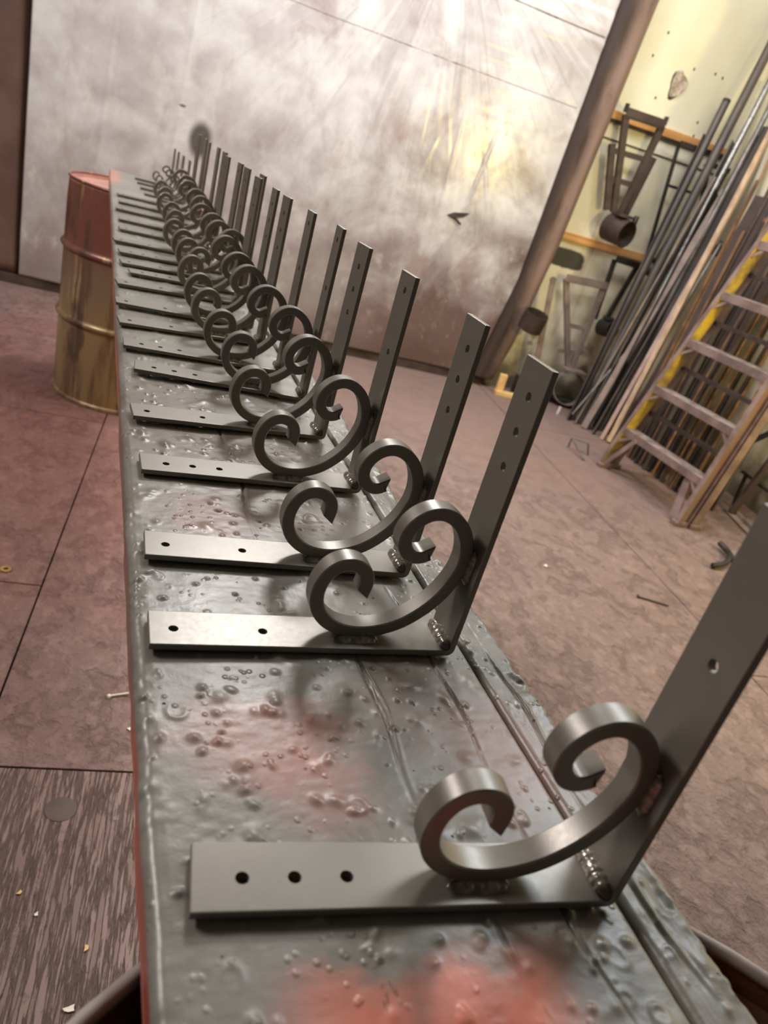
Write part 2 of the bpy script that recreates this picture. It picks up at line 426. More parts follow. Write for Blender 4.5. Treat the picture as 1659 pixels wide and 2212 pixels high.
class B:
    """collects shapes into one bmesh"""

    def __init__(self):
        self.bm = bmesh.new()

    def box(self, c, s, rot=None):
        mat = Matrix.Translation(c) @ (rot.to_4x4() if rot else Matrix.Identity(4)) @ Matrix.Diagonal((s[0], s[1], s[2], 1))
        bmesh.ops.create_cube(self.bm, size=1, matrix=mat)
        return self

    def bar(self, p, q, w, d, up=(0, 0, 1)):
        """rectangular bar from p to q; w across, d along 'up'"""
        p, q = Vector(p), Vector(q)
        zax = (q - p).normalized()
        xax = Vector(up).cross(zax)
        if xax.length < 1e-4:
            xax = Vector((1, 0, 0))
        xax.normalize()
        yax = zax.cross(xax)
        r = Matrix((xax, yax, zax)).transposed()
        return self.box((p + q) / 2, (w, d, (q - p).length), r)

    def tube(self, p, q, r, n=12, r2=None, cap=True):
        p, q = Vector(p), Vector(q)
        zax = (q - p).normalized()
        rot = zax.to_track_quat('Z', 'Y').to_matrix().to_4x4()
        bmesh.ops.create_cone(self.bm, cap_ends=cap, segments=n, radius1=r, radius2=r if r2 is None else r2,
                              depth=(q - p).length, matrix=Matrix.Translation((p + q) / 2) @ rot)
        return self

    def angle(self, p, q, w, th, up=(0, 0, 1)):
        """L section from p to q"""
        p, q = Vector(p), Vector(q)
        zax = (q - p).normalized()
        xax = Vector(up).cross(zax).normalized()
        yax = zax.cross(xax)
        r = Matrix((xax, yax, zax)).transposed()
        c, ln = (p + q) / 2, (q - p).length
        self.box(c + yax * (w / 2), (th, w, ln), r)
        self.box(c + xax * (w / 2), (w, th, ln), r)
        return self

    def ring(self, c, axis, r, length, th, n=32):
        """open pipe collar with real wall thickness"""
        a = Vector(axis).normalized()
        rot = a.to_track_quat('Z', 'Y').to_matrix()
        vs = []
        for zz, rr in ((-0.5, r), (0.5, r), (0.5, r - th), (-0.5, r - th)):
            vs.append([self.bm.verts.new(Vector(c) + rot @ Vector((rr * math.cos(2 * PI * i / n), rr * math.sin(2 * PI * i / n), zz * length))) for i in range(n)])
        for k in range(4):
            for i in range(n):
                self.bm.faces.new((vs[k][i], vs[k][(i + 1) % n], vs[(k + 1) % 4][(i + 1) % n], vs[(k + 1) % 4][i]))
        return self

    def lathe(self, prof, n=48, c=(0, 0, 0)):
        rings = []
        for r, z in prof:
            rings.append([self.bm.verts.new((c[0] + r * math.cos(2 * PI * i / n), c[1] + r * math.sin(2 * PI * i / n), c[2] + z)) for i in range(n)])
        for a, b in zip(rings, rings[1:]):
            for i in range(n):
                self.bm.faces.new((a[i], a[(i + 1) % n], b[(i + 1) % n], b[i]))
        return self

    def build(self, name, mat, parent=None, bevel=0.0, smooth=False):
        bmesh.ops.recalc_face_normals(self.bm, faces=self.bm.faces)
        if bevel:
            bmesh.ops.bevel(self.bm, geom=[e for e in self.bm.edges if len(e.link_faces) == 2 and e.calc_face_angle(0) > 0.6],
                            offset=bevel, segments=2, profile=0.6, affect='EDGES', clamp_overlap=True)
        me = bpy.data.meshes.new(name)
        self.bm.to_mesh(me)
        self.bm.free()
        for k in (mat if isinstance(mat, (list, tuple)) else [mat]):
            me.materials.append(k)
        if smooth:
            me.polygons.foreach_set('use_smooth', [True] * len(me.polygons))
            me.set_sharp_from_angle(angle=0.7)
        o = bpy.data.objects.new(name, me)
        COL.objects.link(o)
        if parent:
            o.parent = parent
        return o


def tag(o, label, cat, group=None):
    o['label'] = label
    o['category'] = cat
    if group:
        o['group'] = group
    return o


def struct(o):
    o['kind'] = 'structure'
    return o


def thing(name, label, cat, loc=(0, 0, 0), rz=0.0, group=None):
    o = bpy.data.objects.new(name, None)
    o.empty_display_size = 0.1
    COL.objects.link(o)
    o.location = loc
    o.rotation_euler = (0, 0, rz)
    return tag(o, label, cat, group)


def copy_thing(src, loc, rot, label):
    r = src.copy()
    COL.objects.link(r)
    r.location, r.rotation_euler = loc, rot
    r['label'] = label
    for ch in list(src.children):
        c = ch.copy()
        COL.objects.link(c)
        c.parent = r
    return r


# ------------------------------------------------------------------ room
X0, X1, Y0, Y1, ZC = -4.0, 3.36, -2.0, 5.07, 4.0
fl = struct(B().box(((X0 + X1) / 2, (Y0 + Y1) / 2, -0.075), (X1 - X0, Y1 - Y0, 0.10)).build('floor', M['subfloor']))
g = 0.0025
PANELS = []
for x0, x1, ys in ((X0, -2.63, (Y0, 0.6, 3.04, Y1)), (-2.63, -0.28, (Y0, -0.62, 0.60, 1.82, 3.04, 4.26, Y1)), (-0.28, 0.16, (Y0, -0.04, 1.178, 3.62, 4.84, Y1)),
                   (0.16, 2.07, (Y0, 0.40, 4.84, Y1)), (2.07, X1, (Y0, -0.7, 1.74, 4.18, Y1))):
    for y0, y1 in zip(ys, ys[1:]):
        PANELS.append((x0 + g, x1 - g, y0 + g, y1 - g))
for (x0, x1, y0, y1) in PANELS:
    p = B().box(((x0 + x1) / 2, (y0 + y1) / 2, -0.0125), (x1 - x0, y1 - y0, 0.025)).build(
        'floor_panel', M['floor_grain'] if x0 < 0.1 and x1 > 0.1 and y0 < 1.1 else M['floor'], fl, 0.0015)
    p.location.z = random.uniform(-0.0012, 0.0)
# filled knot in the near panel
B().lathe([(0.0, 0.0006), (0.024, 0.0006), (0.029, 0.0)], 28, (-0.10, 1.078, 0.0)).build('wood_plug', simple('plug', s2l(84, 68, 64), s2l(96, 80, 74), 20, 0.6), fl, smooth=True)

wb = struct(B().box(((X0 + X1) / 2, Y1 + 0.06, ZC / 2), (X1 - X0, 0.12, ZC)).build('wall_back', M['cream']))
wr = struct(B().box((X1 + 0.06, (Y0 + Y1) / 2, ZC / 2), (0.12, Y1 - Y0 + 0.24, ZC)).build('wall_right', M['cream']))
struct(B().box((X0 - 0.06, (Y0 + Y1) / 2, ZC / 2), (0.12, Y1 - Y0 + 0.24, ZC)).build('wall_left', M['wall_plain']))
struct(B().box(((X0 + X1) / 2, (Y0 + Y1) / 2, ZC + 0.06), (X1 - X0 + 0.24, Y1 - Y0 + 0.24, 0.12)).build('ceiling', M['ceiling']))
struct(B().box((-0.95, 5.035, 0.028), (6.1, 0.07, 0.056)).build('gap_strip_back', M['base_dark'], None, 0.004))  # dark strip added for the shadow gap below the hanging sheet
struct(B().box((2.72, 5.06, 1.905), (1.26, 0.022, 0.050)).build('trim_1', M['batten'], None, 0.002))
struct(B().box((2.55, 5.06, 1.128), (0.92, 0.022, 0.050)).build('trim_2', M['batten'], None, 0.002))
struct(B().box((2.76, 5.068, 1.765), (1.18, 0.006, 0.010)).build('trim_3', M['dark_joint']))
struct(B().box((2.62, 5.062, 1.868), (1.45, 0.018, 0.020)).build('trim_4', M['black_steel']))
# chipped hole in the plaster and smaller dents
bm = B()
rim = []
for i in range(22):
    a = 2 * PI * i / 22
    rr = 1 + 0.16 * math.sin(3 * a + 1) + random.uniform(-0.08, 0.08)
    rim.append((0.052 * rr * math.cos(a), 0.078 * rr * math.sin(a)))
V, F = [], []
for s, dy in ((1.0, 0.0), (0.9, -0.012), (0.55, -0.007), (0.2, -0.010)):
    V += [(2.783 + u * s, Y1 + dy, 2.185 + v * s + 0.006 * math.sin(9 * u * 40) * (s < 0.9)) for u, v in rim]
V.append((2.783, Y1 - 0.009, 2.185))
for k in range(3):
    for i in range(22):
        F.append((k * 22 + i, k * 22 + (i + 1) % 22, (k + 1) * 22 + (i + 1) % 22, (k + 1) * 22 + i))
F += [(66 + i, 66 + (i + 1) % 22, 88) for i in range(22)]
mesh_obj('plaster_chip', V, F, M['chip'], wb)
mesh_obj('chip_shadow_edge', [(2.783 + u * q - 0.012, Y1 - d, 2.185 + v * q - 0.012) for q, d in ((1.02, 0.001), (0.80, 0.003)) for u, v in rim],
         [(i, (i + 1) % 22, 22 + (i + 1) % 22, 22 + i) for i in range(22)], M['dark_joint'], wb)
for x, z in ((2.538, 2.279), (3.009, 2.307), (2.585, 2.42), (2.66, 2.07), (3.02, 2.02), (3.07, 2.30), (2.85, 2.29), (3.03, 1.94)):
    B().lathe([(0.0, 0.002), (0.005, 0.0015), (0.007, 0.0)], 9).build('dent', M['dark_joint'], wb).matrix_local = Matrix.Translation((x, Y1, z)) @ Matrix.Rotation(PI / 2, 4, 'X') @ Matrix.Diagonal((1, 1.4, 1, 1))


# ------------------------------------------------------------------ canvas backdrop
def vnoise(shape, cells, rng):
    gy, gx = cells
    g = rng.random((gy + 2, gx + 2))
    yy = np.linspace(0, gy, shape[0])[:, None]
    xx = np.linspace(0, gx, shape[1])[None, :]
    iy, ix = yy.astype(int), xx.astype(int)
    fy, fx = yy - iy, xx - ix
    fy, fx = fy * fy * (3 - 2 * fy), fx * fx * (3 - 2 * fx)
    return (g[iy, ix] * (1 - fy) * (1 - fx) + g[iy + 1, ix] * fy * (1 - fx) + g[iy, ix + 1] * (1 - fy) * fx + g[iy + 1, ix + 1] * fy * fx) - 0.5


def grid_obj(name, P, mat, parent=None, smooth=True):
    ny, nx = P.shape[:2]
    idx = np.arange(ny * nx).reshape(ny, nx)
    q = np.stack([idx[:-1, :-1], idx[:-1, 1:], idx[1:, 1:], idx[1:, :-1]], -1).reshape(-1, 4)
    return mesh_obj(name, P.reshape(-1, 3).tolist(), q.tolist(), mat, parent, smooth)


cv = thing('canvas_sheet', 'large wrinkled white canvas sheet smeared with brown paint hanging on the back wall', 'canvas', (0.6, 5.0, 0))
NZ, NX = 300, 380
zz = np.linspace(0.062, 3.3, NZ)[:, None] * np.ones((1, NX))
inner = np.interp(zz[:, 0], [0.0, 0.3, 0.77, 2.47, 3.4], [1.98, 2.04, 2.115, 2.168, 2.195])
uu = np.linspace(0, 1, NX)[None, :]
xx = -1.04 + (inner[:, None] + 1.04) * uu
d = 0.012 * vnoise((NZ, NX), (3, 4), RNG) + 0.002 * vnoise((NZ, NX), (14, 16), RNG) + 0.0010 * vnoise((NZ, NX), (55, 60), RNG)
d += 0.006 * vnoise((NZ, NX), (90, 9), RNG) * np.clip((zz - 1.4) / 0.8, 0, 1) * np.clip((xx - 0.9) / 0.6, 0, 1)
# creases fanning out from where the sheet is gathered up high
for k in range(44):
    ox, oz = 1.12 + random.uniform(-0.10, 0.10), 2.35 + random.uniform(-0.1, 0.15)
    a = random.choice([random.uniform(-2.35, -1.0), random.uniform(-1.9, -1.2)])
    dx, dz = math.cos(a), math.sin(a)
    rx, rz = xx - ox, zz - oz
    along, across = rx * dx + rz * dz, -rx * dz + rz * dx
    ln = random.uniform(0.5, 1.9)
    w = random.uniform(0.006, 0.016)
    amp = random.uniform(0.0005, 0.0016) * random.choice([1, 1, -1])
    fade = np.clip(along / 0.08, 0, 1) * np.clip((ln - along) / 0.4, 0, 1) * np.clip((zz - 1.25) / 0.6, 0.12, 1)
    d += amp * np.exp(-(across / w) ** 2) * fade
for (ax, az, bx, bz, w, amp) in ((1.416, 1.675, 1.44, 0.616, .008, .005), (1.66, 1.62, 1.52, 0.5, .008, .005), (1.6, 1.5, 1.85, 0.9, .008, .004), (1.3, 1.5, 1.02, 0.3, .01, .004),
                                 (1.75, 0.95, 1.35, 0.15, .01, .005), (0.75, 0.75, 1.15, 0.1, .01, .004), (0.9, 1.9, 0.3, 1.2, .01, .003), (-0.2, 2.0, -0.25, .9, .012, .004), (-0.62, 1.6, -0.66, .6, .012, .004)):
    L = math.hypot(bx - ax, bz - az)
    dx, dz = (bx - ax) / L, (bz - az) / L
    along, across = (xx - ax) * dx + (zz - az) * dz, -(xx - ax) * dz + (zz - az) * dx
    d += 0.5 * amp * np.exp(-(across / w) ** 2) * np.clip(along / 0.1, 0, 1) * np.clip((L - along) / 0.1, 0, 1)
d += 0.012 * np.clip((0.30 - zz) / 0.3, 0, 1) * np.sin(xx * 7)
P = np.stack([xx, 5.0 - 0.012 - d - 5.0, zz], -1)
P[..., 0] -= 0.6
main = grid_obj('cloth', P, M['canvas'], cv)
so = main.modifiers.new('thick', 'SOLIDIFY')
so.thickness, so.offset = 0.003, 1.0
# rolled right edge of the sheet
outer = np.interp(zz[:, 0], [0.0, 0.35, 1.08, 2.54, 3.4], [2.16, 2.24, 2.325, 2.408, 2.44])
NR = 26
P2 = np.zeros((NZ, NR, 3))
wob = vnoise((NZ, NR), (16, 4), RNG)
for k in range(NR):
    s = k / (NR - 1)
    P2[:, k, 0] = inner + (outer - inner) * s - 0.6
    P2[:, k, 1] = -0.014 - 0.055 * math.sin(PI * s) ** 0.8 + 0.02 * wob[:, k] * math.sin(PI * s) - 0.010 * math.sin(3.2 * PI * s)
    P2[:, k, 2] = zz[:, 0]
P2[:, 0, 1] = P[:, -1, 1]
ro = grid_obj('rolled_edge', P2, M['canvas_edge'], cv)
ro['label'] = 'brown rolled right edge of the sheet'
so = ro.modifiers.new('thick', 'SOLIDIFY')
so.thickness, so.offset = 0.003, 1.0


def ysurf(x, z):
    k = int(np.clip(round((z - 0.062) / (3.3 - 0.062) * (NZ - 1)), 0, NZ - 1))
    row = xx[k]
    return float(np.interp(x, row, P[k, :, 1]))


def seam(pts, w, mat, name):
    V, F = [], []
    n = 40
    for i in range(n + 1):
        s = i / n
        k = s * (len(pts) - 1)
        a = min(int(k), len(pts) - 2)
        x = pts[a][0] + (pts[a + 1][0] - pts[a][0]) * (k - a)
        z = pts[a][1] + (pts[a + 1][1] - pts[a][1]) * (k - a)
        y = min(ysurf(x, z + e) for e in (-0.01, 0.0, 0.01))
        V += [(x - 0.6, y - 0.0012, z - w), (x - 0.6, y - 0.0045, z), (x - 0.6, y - 0.0012, z + w)]
    for i in range(n):
        F += [(3 * i, 3 * i + 3, 3 * i + 4, 3 * i + 1), (3 * i + 1, 3 * i + 4, 3 * i + 5, 3 * i + 2)]
    return mesh_obj(name, V, F, mat, cv)


seam([(0.2, 1.905), (0.473, 1.893), (1.3, 1.874), (2.12, 1.859)], 0.0035, M['canvas_seam'], 'seam')
seam([(1.2, 2.292), (1.547, 2.274), (1.85, 2.266), (2.15, 2.259)], 0.006, M['canvas_seam'], 'seam')
# small tear with a curled flap
ty = ysurf(1.56, 1.06) - 0.004
mesh_obj('tear', [(1.485 - .6, ty, 1.05), (1.53 - .6, ty - .004, 1.078), (1.60 - .6, ty - .004, 1.092), (1.64 - .6, ty, 1.098), (1.60 - .6, ty - .003, 1.064), (1.545 - .6, ty - .006, 1.045)],
         [(0, 1, 5), (1, 2, 4, 5), (2, 3, 4)], M['tear_dark'], cv)
mesh_obj('tear_flap', [(1.49 - .6, ty - .005, 1.047), (1.545 - .6, ty - .012, 1.053), (1.60 - .6, ty - .016, 1.02), (1.585 - .6, ty - .010, 1.012), (1.54 - .6, ty - .01, 1.036)],
         [(0, 1, 4), (1, 2, 3, 4)], M['canvas_edge'], cv)

bs = thing('brown_sheet', 'dark brown painted sheet hanging at the left edge of the white canvas', 'sheet', (-1.9, 5.0, 0))
NB = 60
zb = np.linspace(0.06, 3.3, NB)[:, None] * np.ones((1, 40))
xb = np.linspace(-0.95, 0.845, 40)[None, :] * np.ones((NB, 1))
db = 0.02 * vnoise((NB, 40), (4, 6), RNG)
sheet = grid_obj('cloth', np.stack([xb, 0.030 - db, zb], -1), M['brown_sheet'], bs)
so = sheet.modifiers.new('thick', 'SOLIDIFY')
so.thickness, so.offset = 0.003, 1.0
B().tube((-0.95, 0.02, 3.3), (0.845, 0.02, 3.3), 0.012).build('hanging_rod', M['black_steel'], bs)
B().tube((-1.64, 0.02, 3.3), (1.80, 0.02, 3.3), 0.012).build('hanging_rod', M['black_steel'], cv)

# ------------------------------------------------------------------ bench
PITCH = 0.003
bench = thing('paint_bench', 'long wooden plank bench thick with lumpy grey and red paint, resting across two drums', 'bench', (0, 0, 0.93), YAW)
bench.rotation_euler = (PITCH, 0, YAW)
BY0, BY1 = -0.30, 3.42
yline = np.concatenate([np.arange(BY0, 0.12, 0.008), np.arange(0.12, 0.62, 0.0012), np.arange(0.62, 1.0, 0.002), np.arange(1.0, 2.0, 0.005), np.arange(2.0, BY1, 0.014), [BY1]])


def plank(name, xa, xb, nx, seed, lumps, left_round, right_rag, cracks):
    rng = np.random.default_rng(seed)
    xl = np.linspace(xa, xb, nx)
    ny = len(yline)
    X = np.ones((ny, 1)) * xl[None, :]
    Y = yline[:, None] * np.ones((1, nx))
    H = 0.0003 * np.sin(Y * 9 + X * 30) + 0.0003 * vnoise((ny, nx), (36, 6), rng) + 0.00022 * vnoise((ny, nx), (240, 30), rng)
    # drips, rings and runs of old paint
    area_m2 = (xb - xa) * (BY1 - BY0)
    for k in range(int(lumps * area_m2)):
        cx = rng.uniform(xa, xb)
        cy = rng.uniform(0.10, 2.2) if rng.random() < 0.9 else rng.uniform(BY0, BY1)
        kind = rng.random()
        r = rng.uniform(0.0010, 0.0032) if kind < 0.66 else rng.uniform(0.0025, 0.0075)
        asp = rng.uniform(1.0, 1.5) if kind < 0.72 else rng.uniform(1.6, 3.2)
        ang = rng.uniform(0, PI)
        R = r * asp * 2.2
        j0, j1 = np.searchsorted(yline, [cy - R, cy + R])
        i0, i1 = np.searchsorted(xl, [cx - R, cx + R])
        if j1 - j0 < 2 or i1 - i0 < 2:
            continue
        dx, dy = X[j0:j1, i0:i1] - cx, Y[j0:j1, i0:i1] - cy
        u = (dx * math.cos(ang) + dy * math.sin(ang)) / (r * asp)
        v = (-dx * math.sin(ang) + dy * math.cos(ang)) / r
        q = np.sqrt(u * u + v * v)
        h = rng.uniform(0.0006, 0.0019)
        if kind < 0.45:
            H[j0:j1, i0:i1] += h * np.exp(-q ** 2 * 1.2)
        elif kind < 0.66:
            H[j0:j1, i0:i1] += h * np.exp(-q ** 4)
        elif kind < 0.72:
            H[j0:j1, i0:i1] += 0.65 * h * np.exp(-((q - 0.85) / 0.26) ** 2) * (0.55 + 0.45 * np.sin(np.arctan2(dy, dx) * 1.0 + cx * 900))
        else:
            H[j0:j1, i0:i1] += 0.8 * h * np.exp(-q ** 2 * 1.5) * (1 + 0.5 * np.sin(u * 5))
    for (cx, y0, y1, w, dep) in cracks:
        wobx = cx + 0.0025 * np.sin(yline * 21) + 0.0015 * np.sin(yline * 57 + 1)
        on = np.clip((yline - y0) / 0.03, 0, 1) * np.clip((y1 - yline) / 0.03, 0, 1) * (0.55 + 0.45 * np.sin(yline * 40))
        H -= dep * on[:, None] * np.exp(-((X - wobx[:, None]) / w) ** 2)
        H += 0.35 * dep * on[:, None] * np.exp(-((X - wobx[:, None] - 2.2 * w) / w) ** 2)
    if left_round:
        e = (X - xa) / 0.007
        H -= 0.005 * np.clip(1 - e, 0, 1) ** 2 + 0.002 * np.clip(1 - (X - xa) / 0.012, 0, 1) * (vnoise((ny, 1), (160, 1), rng) + 0.3)
    else:
        H -= 0.003 * np.clip(1 - (X - xa) / 0.004, 0, 1) ** 2
    if right_rag:
        chip = np.clip(vnoise((ny, nx), (90, 3), rng) * 2.4, 0, 1)
        band = np.clip((X - (xb - 0.020)) / 0.020, 0, 1)
        H -= 0.007 * chip * band + 0.004 * np.clip((X - xb + 0.006) / 0.006, 0, 1) ** 2
        H += 0.0012 * np.clip(vnoise((ny, nx), (150, 5), rng) * 2, 0, 1) * band
    else:
        H -= 0.003 * np.clip(1 - (xb - X) / 0.004, 0, 1) ** 2
    if left_round:
        X = X + (0.0012 * vnoise((ny, 1), (40, 1), rng)) * np.clip(1 - (X - xa) / 0.02, 0, 1)
    if right_rag:
        X = X + (0.006 * vnoise((ny, 1), (50, 1), rng) + 0.002 * vnoise((ny, 1), (300, 1), rng)) * np.clip(1 - (xb - X) / 0.02, 0, 1)
    top = np.stack([X, Y, H], -1)
    V = top.reshape(-1, 3).tolist()
    idx = np.arange(ny * nx).reshape(ny, nx)
    F = np.stack([idx[:-1, :-1], idx[:-1, 1:], idx[1:, 1:], idx[1:, :-1]], -1).reshape(-1, 4).tolist()
    # skirt down to the underside
    loop = list(idx[0, :]) + list(idx[1:, -1]) + list(idx[-1, -2::-1]) + list(idx[-2:0:-1, 0])
    levels = (-0.010, -0.028, -0.043)
    prev = loop
    for lv in levels:
        base = len(V)
        for q in loop:
            vx, vy, vz = V[q]
            V.append((vx + 0.0003 * math.sin(vy * 23 + lv * 900) + (0.0025 * lv / -0.043 if left_round and vx < xa + 0.02 else 0), vy, lv))
        cur = list(range(base, base + len(loop)))
        for a in range(len(loop)):
            b = (a + 1) % len(loop)
            F.append((prev[b], prev[a], cur[a], cur[b]))
        prev = cur
    F.append(tuple(prev))
    return mesh_obj(name, V, F, M['bench'], bench, True)


w1 = plank('plank', 0.0495, 0.3035, 210, 3, 1500, True, False,
           [(0.207, 0.20, 0.42, 0.0014, 0.0035), (0.268, 0.10, 0.50, 0.0010, 0.0022), (0.16, 0.55, 0.9, 0.0012, 0.002), (0.225, 0.12, 0.2, 0.001, 0.0018)])
w2 = plank('plank', 0.3065, 0.344, 42, 5, 1300, False, True, [(0.322, 0.12, 0.5, 0.0012, 0.003)])
w2['label'] = 'narrow right plank with a ragged chipped edge'
# cleat tying the planks underneath
B().box((0.196, 1.3, -0.058), (0.26, 0.09, 0.03)).build('cleat', M['base_dark'], bench, 0.002)
B().box((0.196, 2.2, -0.058), (0.26, 0.09, 0.03)).build('cleat', M['base_dark'], bench, 0.002)

# ------------------------------------------------------------------ scroll brackets
SCROLL = [(-.0843, .0463), (-.0824, .0558), (-.0843, .063), (-.089, .0682), (-.0957, .071), (-.1022, .0709), (-.1089, .0681), (-.1144, .0624), (-.1184, .0526),
          (-.119, .0416), (-.1162, .0319), (-.1112, .0245), (-.103, .0177), (-.0931, .0134), (-.0814, .0117), (-.0701, .0127), (-.0581, .0156), (-.0456, .0213),
          (-.0341, .031), (-.0243, .042), (-.0165, .0554), (-.0116, .0699), (-.011, .0838), (-.014, .096), (-.0195, .1064), (-.028, .114), (-.0376, .1184),
          (-.0466, .1181), (-.0553, .1138), (-.0619, .1063), (-.0649, .0979), (-.0642, .0897), (-.0593, .0828), (-.0526, .0797), (-.0461, .0807), (-.0404, .0848)]


def spline(pts, n):
    p = np.array(pts)
    for _ in range(2):
        q = p.copy()
        q[1:-1] = 0.25 * p[:-2] + 0.5 * p[1:-1] + 0.25 * p[2:]
        p = 0.5 * p + 0.5 * q
    p = np.vstack([2 * p[0] - p[1], p, 2 * p[-1] - p[-2]])
    out = []
    m = len(p) - 3
    for s in np.linspace(0, m - 1e-6, n):
        i = int(s)
        f = s - i
        a, b, c_, d_ = p[i], p[i + 1], p[i + 2], p[i + 3]
        out.append(0.5 * ((2 * b) + (c_ - a) * f + (2 * a - 5 * b + 4 * c_ - d_) * f * f + (3 * b - a - 3 * c_ + d_) * f ** 3))
    return np.array(out)


BW, TH, RB = 0.038, 0.005, 0.006     # bar width, thickness, outer bend radius


def scroll_mesh(k, parent, zlift):
    n = 120
    c = spline(SCROLL, n) * k
    c[:, 1] += zlift
    tg = np.gradient(c, axis=0)
    tg /= np.linalg.norm(tg, axis=1)[:, None]
    nr = np.stack([-tg[:, 1], tg[:, 0]], 1)
    h, w, b = 0.0052 * k, 0.0075 * k, 0.0009 * k
    yc = BW / 2 * (1 if k > 0.9 else 0.85)
    prof = [(-h, -w + b), (-h + b, -w), (h - b, -w), (h, -w + b), (h, w - b), (h - b, w), (-h + b, w), (-h, w - b)]
    V, F = [], []
    for i in range(n):
        for (a, y) in prof:
            # the two ends are cut on the slant
            shift = 0.0
            if i == 0:
                shift = 0.55 * a
            if i == n - 1:
                shift = 0.9 * a
            q = c[i] + nr[i] * a + tg[i] * shift
            V.append((q[0], yc + y, q[1]))
    for i in range(n - 1):
        for j in range(8):
            F.append((i * 8 + j, (i + 1) * 8 + j, (i + 1) * 8 + (j + 1) % 8, i * 8 + (j + 1) % 8))
    F.append(tuple(range(8)))
    F.append(tuple(range((n - 1) * 8 + 7, (n - 1) * 8 - 1, -1)))
    o = mesh_obj('scroll', V, F, M['bracket'], parent, True)
    o.data.set_sharp_from_angle(angle=0.5)
    return o


def bar_mesh(L, Hh, w, holes_arm, holes_up, parent):
    """flat bar bent to an L, drilled"""
    prof = [(-L, 0.0)]
    for i in range(7):
        a = PI / 2 * i / 6
        prof.append((-RB + RB * math.sin(a), RB - RB * math.cos(a)))
    prof += [(0.0, Hh), (-TH, Hh)]
    ri = 0.0015
    for i in range(4):
        a = PI / 2 * (1 - i / 3)
        prof.append((-TH - ri + ri * math.sin(a), TH + ri - ri * math.cos(a)))
    prof += [(-L, TH)]
    bm = bmesh.new()
    f = bm.faces.new([bm.verts.new((x, 0, z)) for x, z in prof])
    r = bmesh.ops.extrude_face_region(bm, geom=[f])
    bmesh.ops.translate(bm, verts=[v for v in r['geom'] if isinstance(v, bmesh.types.BMVert)], vec=(0, w, 0))
    bmesh.ops.recalc_face_normals(bm, faces=bm.faces)
    bmesh.ops.bevel(bm, geom=[e for e in bm.edges if e.calc_face_angle(0) > 1.0], offset=0.0007, segments=2, affect='EDGES', profile=0.6)
    me = bpy.data.meshes.new('bent_bar')
    bm.to_mesh(me)
    bm.free()
    o = bpy.data.objects.new('bent_bar', me)
    COL.objects.link(o)
    cb = bmesh.new()
    for s in holes_arm:
        bmesh.ops.create_cone(cb, cap_ends=True, segments=20, radius1=0.0035, radius2=0.0035, depth=0.03,
                              matrix=Matrix.Translation((-L + s, w * 0.46, TH / 2)))
    for s in holes_up:
        bmesh.ops.create_cone(cb, cap_ends=True, segments=20, radius1=0.0035, radius2=0.0035, depth=0.03,
                              matrix=Matrix.Translation((-TH / 2, w * 0.46, Hh - s)) @ Matrix.Rotation(PI / 2, 4, 'Y'))
    cm = bpy.data.meshes.new('cut')
    cb.to_mesh(cm)
    cb.free()
    co = bpy.data.objects.new('cut', cm)
    COL.objects.link(co)
    md = o.modifiers.new('holes', 'BOOLEAN')
    md.object, md.operation, md.solver = co, 'DIFFERENCE', 'EXACT'
    dg = bpy.context.evaluated_depsgraph_get()
    me2 = bpy.data.meshes.new_from_object(o.evaluated_get(dg))
    o.modifiers.clear()
    o.data = me2
    me2.name = 'bent_bar'
    bpy.data.objects.remove(co)
    bpy.data.meshes.remove(cm)
    me2.materials.clear()
    me2.materials.append(M['bracket'])
    o.parent = parent
    return o


def weld(name, p, q, r, nrm, parent, seed):
    """rippled bead from p to q"""
    rng = random.Random(seed)
    p, q, nrm = Vector(p), Vector(q), Vector(nrm).normalized()
    ax = (q - p).normalized()
    sd = ax.cross(nrm).normalized()
    n, m = 26, 10
    V, F = [], []
    for i in range(n):
        s = i / (n - 1)
        env = (1 - abs(2 * s - 1) ** 5) ** 0.5
        rip = 1 + 0.055 * math.sin(s * 44 + seed) + rng.uniform(-0.07, 0.07)
        for j in range(m):
            a = 2 * PI * j / m
            rr = r * max(env, 0.05) * rip
            V.append(tuple(p + (q - p) * s + sd * (rr * 1.15 * math.cos(a)) + nrm * (rr * 0.72 * math.sin(a)) + ax * (0.0012 * math.sin(a))))
    for i in range(n - 1):
        for j in range(m):
            F.append((i * m + j, i * m + (j + 1) % m, (i + 1) * m + (j + 1) % m, (i + 1) * m + j))
    F.append(tuple(range(m - 1, -1, -1)))
    F.append(tuple(range((n - 1) * m, n * m)))
    o = mesh_obj(name, V, F, M['weld'], parent, True)
    o['label'] = 'shiny rippled weld bead'
    return o


GRP = 'scroll brackets lined up on the bench'


